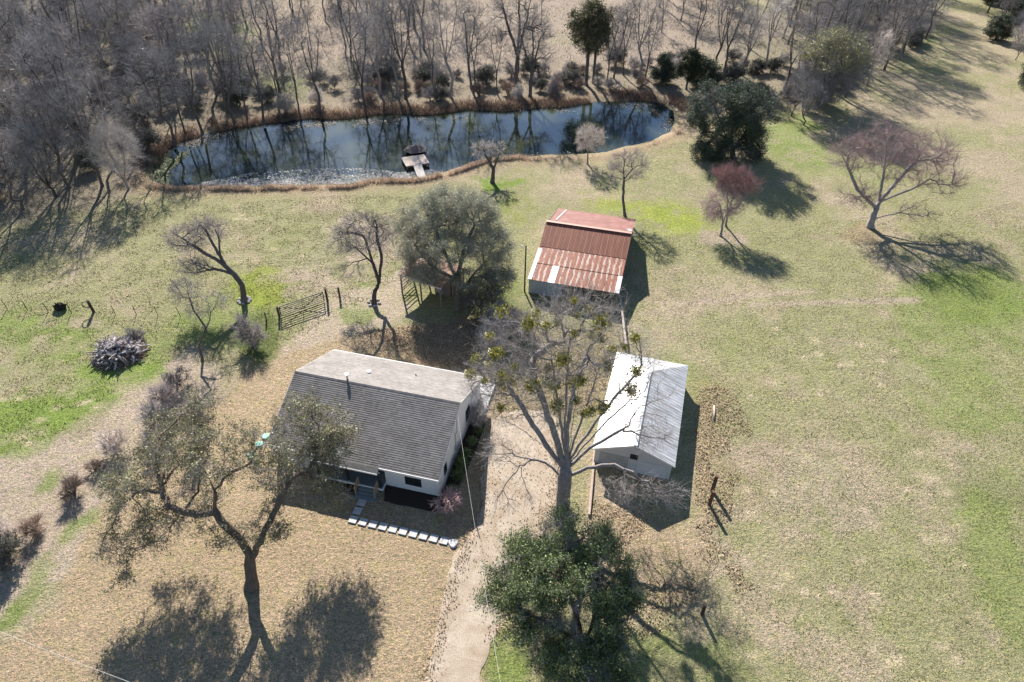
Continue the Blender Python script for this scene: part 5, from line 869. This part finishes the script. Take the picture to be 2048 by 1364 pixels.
# front edge of the left wood
for x, y, k, s, l_ in [(45, 420, 6, 1.0, 'low bare tree at the far left front of the wood'), (112, 395, 6, 1.0, 'spreading bare tree at the wood front, left of the forked shadow'), (140, 376, 0, .9, 'bare tree standing behind the forked shadow at the wood front'), (205, 372, 3, .75, 'bare tree at the wood front above the branching shadows'), (258, 378, 9, .95, 'pale twigged small tree at the left tip of the pond'), (232, 330, 1, .9, 'bare tree back from the left tip of the pond'), (348, 290, 0, .95, 'bare tree on the upper left pond shore'), (372, 268, 5, 1., 'thin bare tree on the upper left pond shore'), (405, 268, 2, 1., 'bare tree right at the upper left waterline'), (470, 245, 0, 1., 'bare tree on the far shore left of the middle'), (495, 240, 5, 1., 'thin bare tree on the far shore left of the middle'), (528, 248, 2, .95, 'bare tree leaning at the far waterline, left half'), (600, 232, 5, 1.05, 'thin tree at the far waterline, left half'), (640, 225, 0, .95, 'bare tree at the far waterline before the sparse meadow')]:
    tr(WP_[0] if k == 9 else WT[k], x, y, l_, s)
def scatter(px, n_, mind, seed):
    r = np.random.default_rng(seed); W_ = poly_world(px); lo, hi = W_.min(0), W_.max(0); out = []
    for _ in range(n_*60):
        q = lo+(hi-lo)*r.random(2)
        if seg_dist(q[None, 0], q[None, 1], W_)[0] > 0 or seg_dist(q[None, 0], q[None, 1], PWd)[0] < 1.5: continue
        if any((q[0]-a[0])**2+(q[1]-a[1])**2 < mind*mind for a in usedT): continue
        usedT.append(q); out.append(q)
        if len(out) >= n_: break
    return out
KN = {}
for m_, t_ in zip(WT, ('dark tall bare tree', 'grey tall bare tree', 'dark forked bare tree', 'broad crowned bare tree', 'pale bare tree', 'thin pole bare tree', 'low spreading bare tree')): KN[id(m_[1])] = t_
for m_, t_ in zip(CD, ('tall olive evergreen', 'dark evergreen', 'round evergreen')): KN[id(m_[1])] = t_
for L_, t_ in ((SH, 'grey bare bush'), (SHB, 'brown bare bush'), (SHE, 'leafy dark bush')):
    for m_ in L_: KN[id(m_[1])] = t_
def fill(px, n_, mind, seed, kinds, label, group, name='bare_tree', cat_='tree', smin=.8, smax=1.15):
    r = np.random.default_rng(seed+1)
    sc_ = scatter(px, n_, mind, seed); pr_ = np.array([proj(np.array([q[0], q[1], 0.])) for q in sc_]); qx = np.quantile(pr_[:, 0], (.33, .67)); qy = np.quantile(pr_[:, 1], (.33, .67)); base_ = label
    for q, (ax_, ay_) in zip(sc_, pr_):
        ms = kinds[r.integers(len(kinds))]; s = float(smin+(smax-smin)*r.random())
        label = '%s %s, %s %s' % (KN[id(ms[1])], base_, ('rear', 'middle', 'front')[int((ay_ > qy).sum())], ('left', 'centre', 'right')[int((ax_ > qx).sum())])
        plant(name, label, cat_, ms[0], ms[1], (q[0], q[1], -.1), float(r.random()*6.28), s, group)
fill([(-260, -20), (160, -40), (320, 60), (330, 290), (240, 318), (205, 340), (0, 385), (-260, 420)], 115, 3.7, 200, WT[:5]+[WT[6], WT[5]], 'in the dense wood left of the pond', 'bare trees of the dense left wood')
fill([(160, -20), (470, -25), (520, 60), (470, 225), (330, 290), (310, 150)], 34, 4.6, 210, WT[:6], 'in the wood behind the left pond end', 'bare trees behind the left end of the pond')
fill([(470, -25), (900, -25), (870, 80), (820, 170), (640, 210), (500, 220)], 30, 4.4, 220, WT[:6], 'in the thicket behind the mid pond', 'bare trees of the thicket behind the pond')
fill([(1560, 200), (1530, 60), (1560, -20), (1890, -30), (1895, 15), (1850, 85), (1760, 150), (1650, 190)], 66, 3.2, 230, WT[:5]+[WT[6]], 'in the upper right wood', 'bare trees of the upper right wood')
fill([(1290, 60), (1300, -25), (1540, -25), (1530, 60), (1520, 110), (1400, 90)], 11, 6., 240, [WT[1], WT[4], WT[5]], 'behind the right half of the pond', 'bare trees behind the right half of the pond', smax=1.05)
fill([(1945, -15), (2130, -15), (2150, 150), (2070, 140), (1985, 60)], 34, 2.6, 250, [WT[6], WT[0], CD[1], CD[2], WT[6]], 'of the upper right corner hedgerow', 'trees of the upper right hedgerow', 'hedgerow_tree', smin=.6, smax=.9)
tr(CD[2], 1992, 78, 'green rounded bush at the hedgerow foot near the upper pasture', (1.1, 1.1, .8), 'evergreen_bush', 'bush'); tr(CD[2], 2056, 178, 'dark evergreen bush cut by the right picture edge', .9, 'evergreen_bush', 'bush'); tr(WP_[0], 2030, 120, 'pale brown twiggy tree leaning at the right edge hedgerow', .75); tr(CD[1], 1975, 25, 'dark evergreen at the top right above the pasture corner', .8, 'evergreen_tree')
# undergrowth
fill([(-60, 60), (330, 40), (440, 140), (690, 150), (700, 215), (480, 236), (330, 285), (280, 330), (200, 375), (-40, 420)], 110, 2.0, 300, SH+SHB+SHE+SHE, 'inside the wood left of the pond', 'undergrowth bushes of the left wood', 'undergrowth_bush', 'bush', .7, 1.3)
fill([(700, 130), (960, 150), (1380, 120), (1390, 165), (1200, 185), (1000, 200), (840, 205), (700, 222)], 62, 1.9, 310, SH+SHB+SH+SHE[:2]+SHB, 'on the far pond bank', 'undergrowth bushes of the far pond bank', 'undergrowth_bush', 'bush', .6, 1.2)
fill([(1390, 170), (1450, 120), (1560, 130), (1700, 120), (1860, 40), (1850, 85), (1740, 165), (1640, 225), (1560, 220)], 40, 1.9, 320, SHE+SH+SHB, 'at the upper right wood edge', 'undergrowth bushes of the upper right wood', 'undergrowth_bush', 'bush', .7, 1.2)
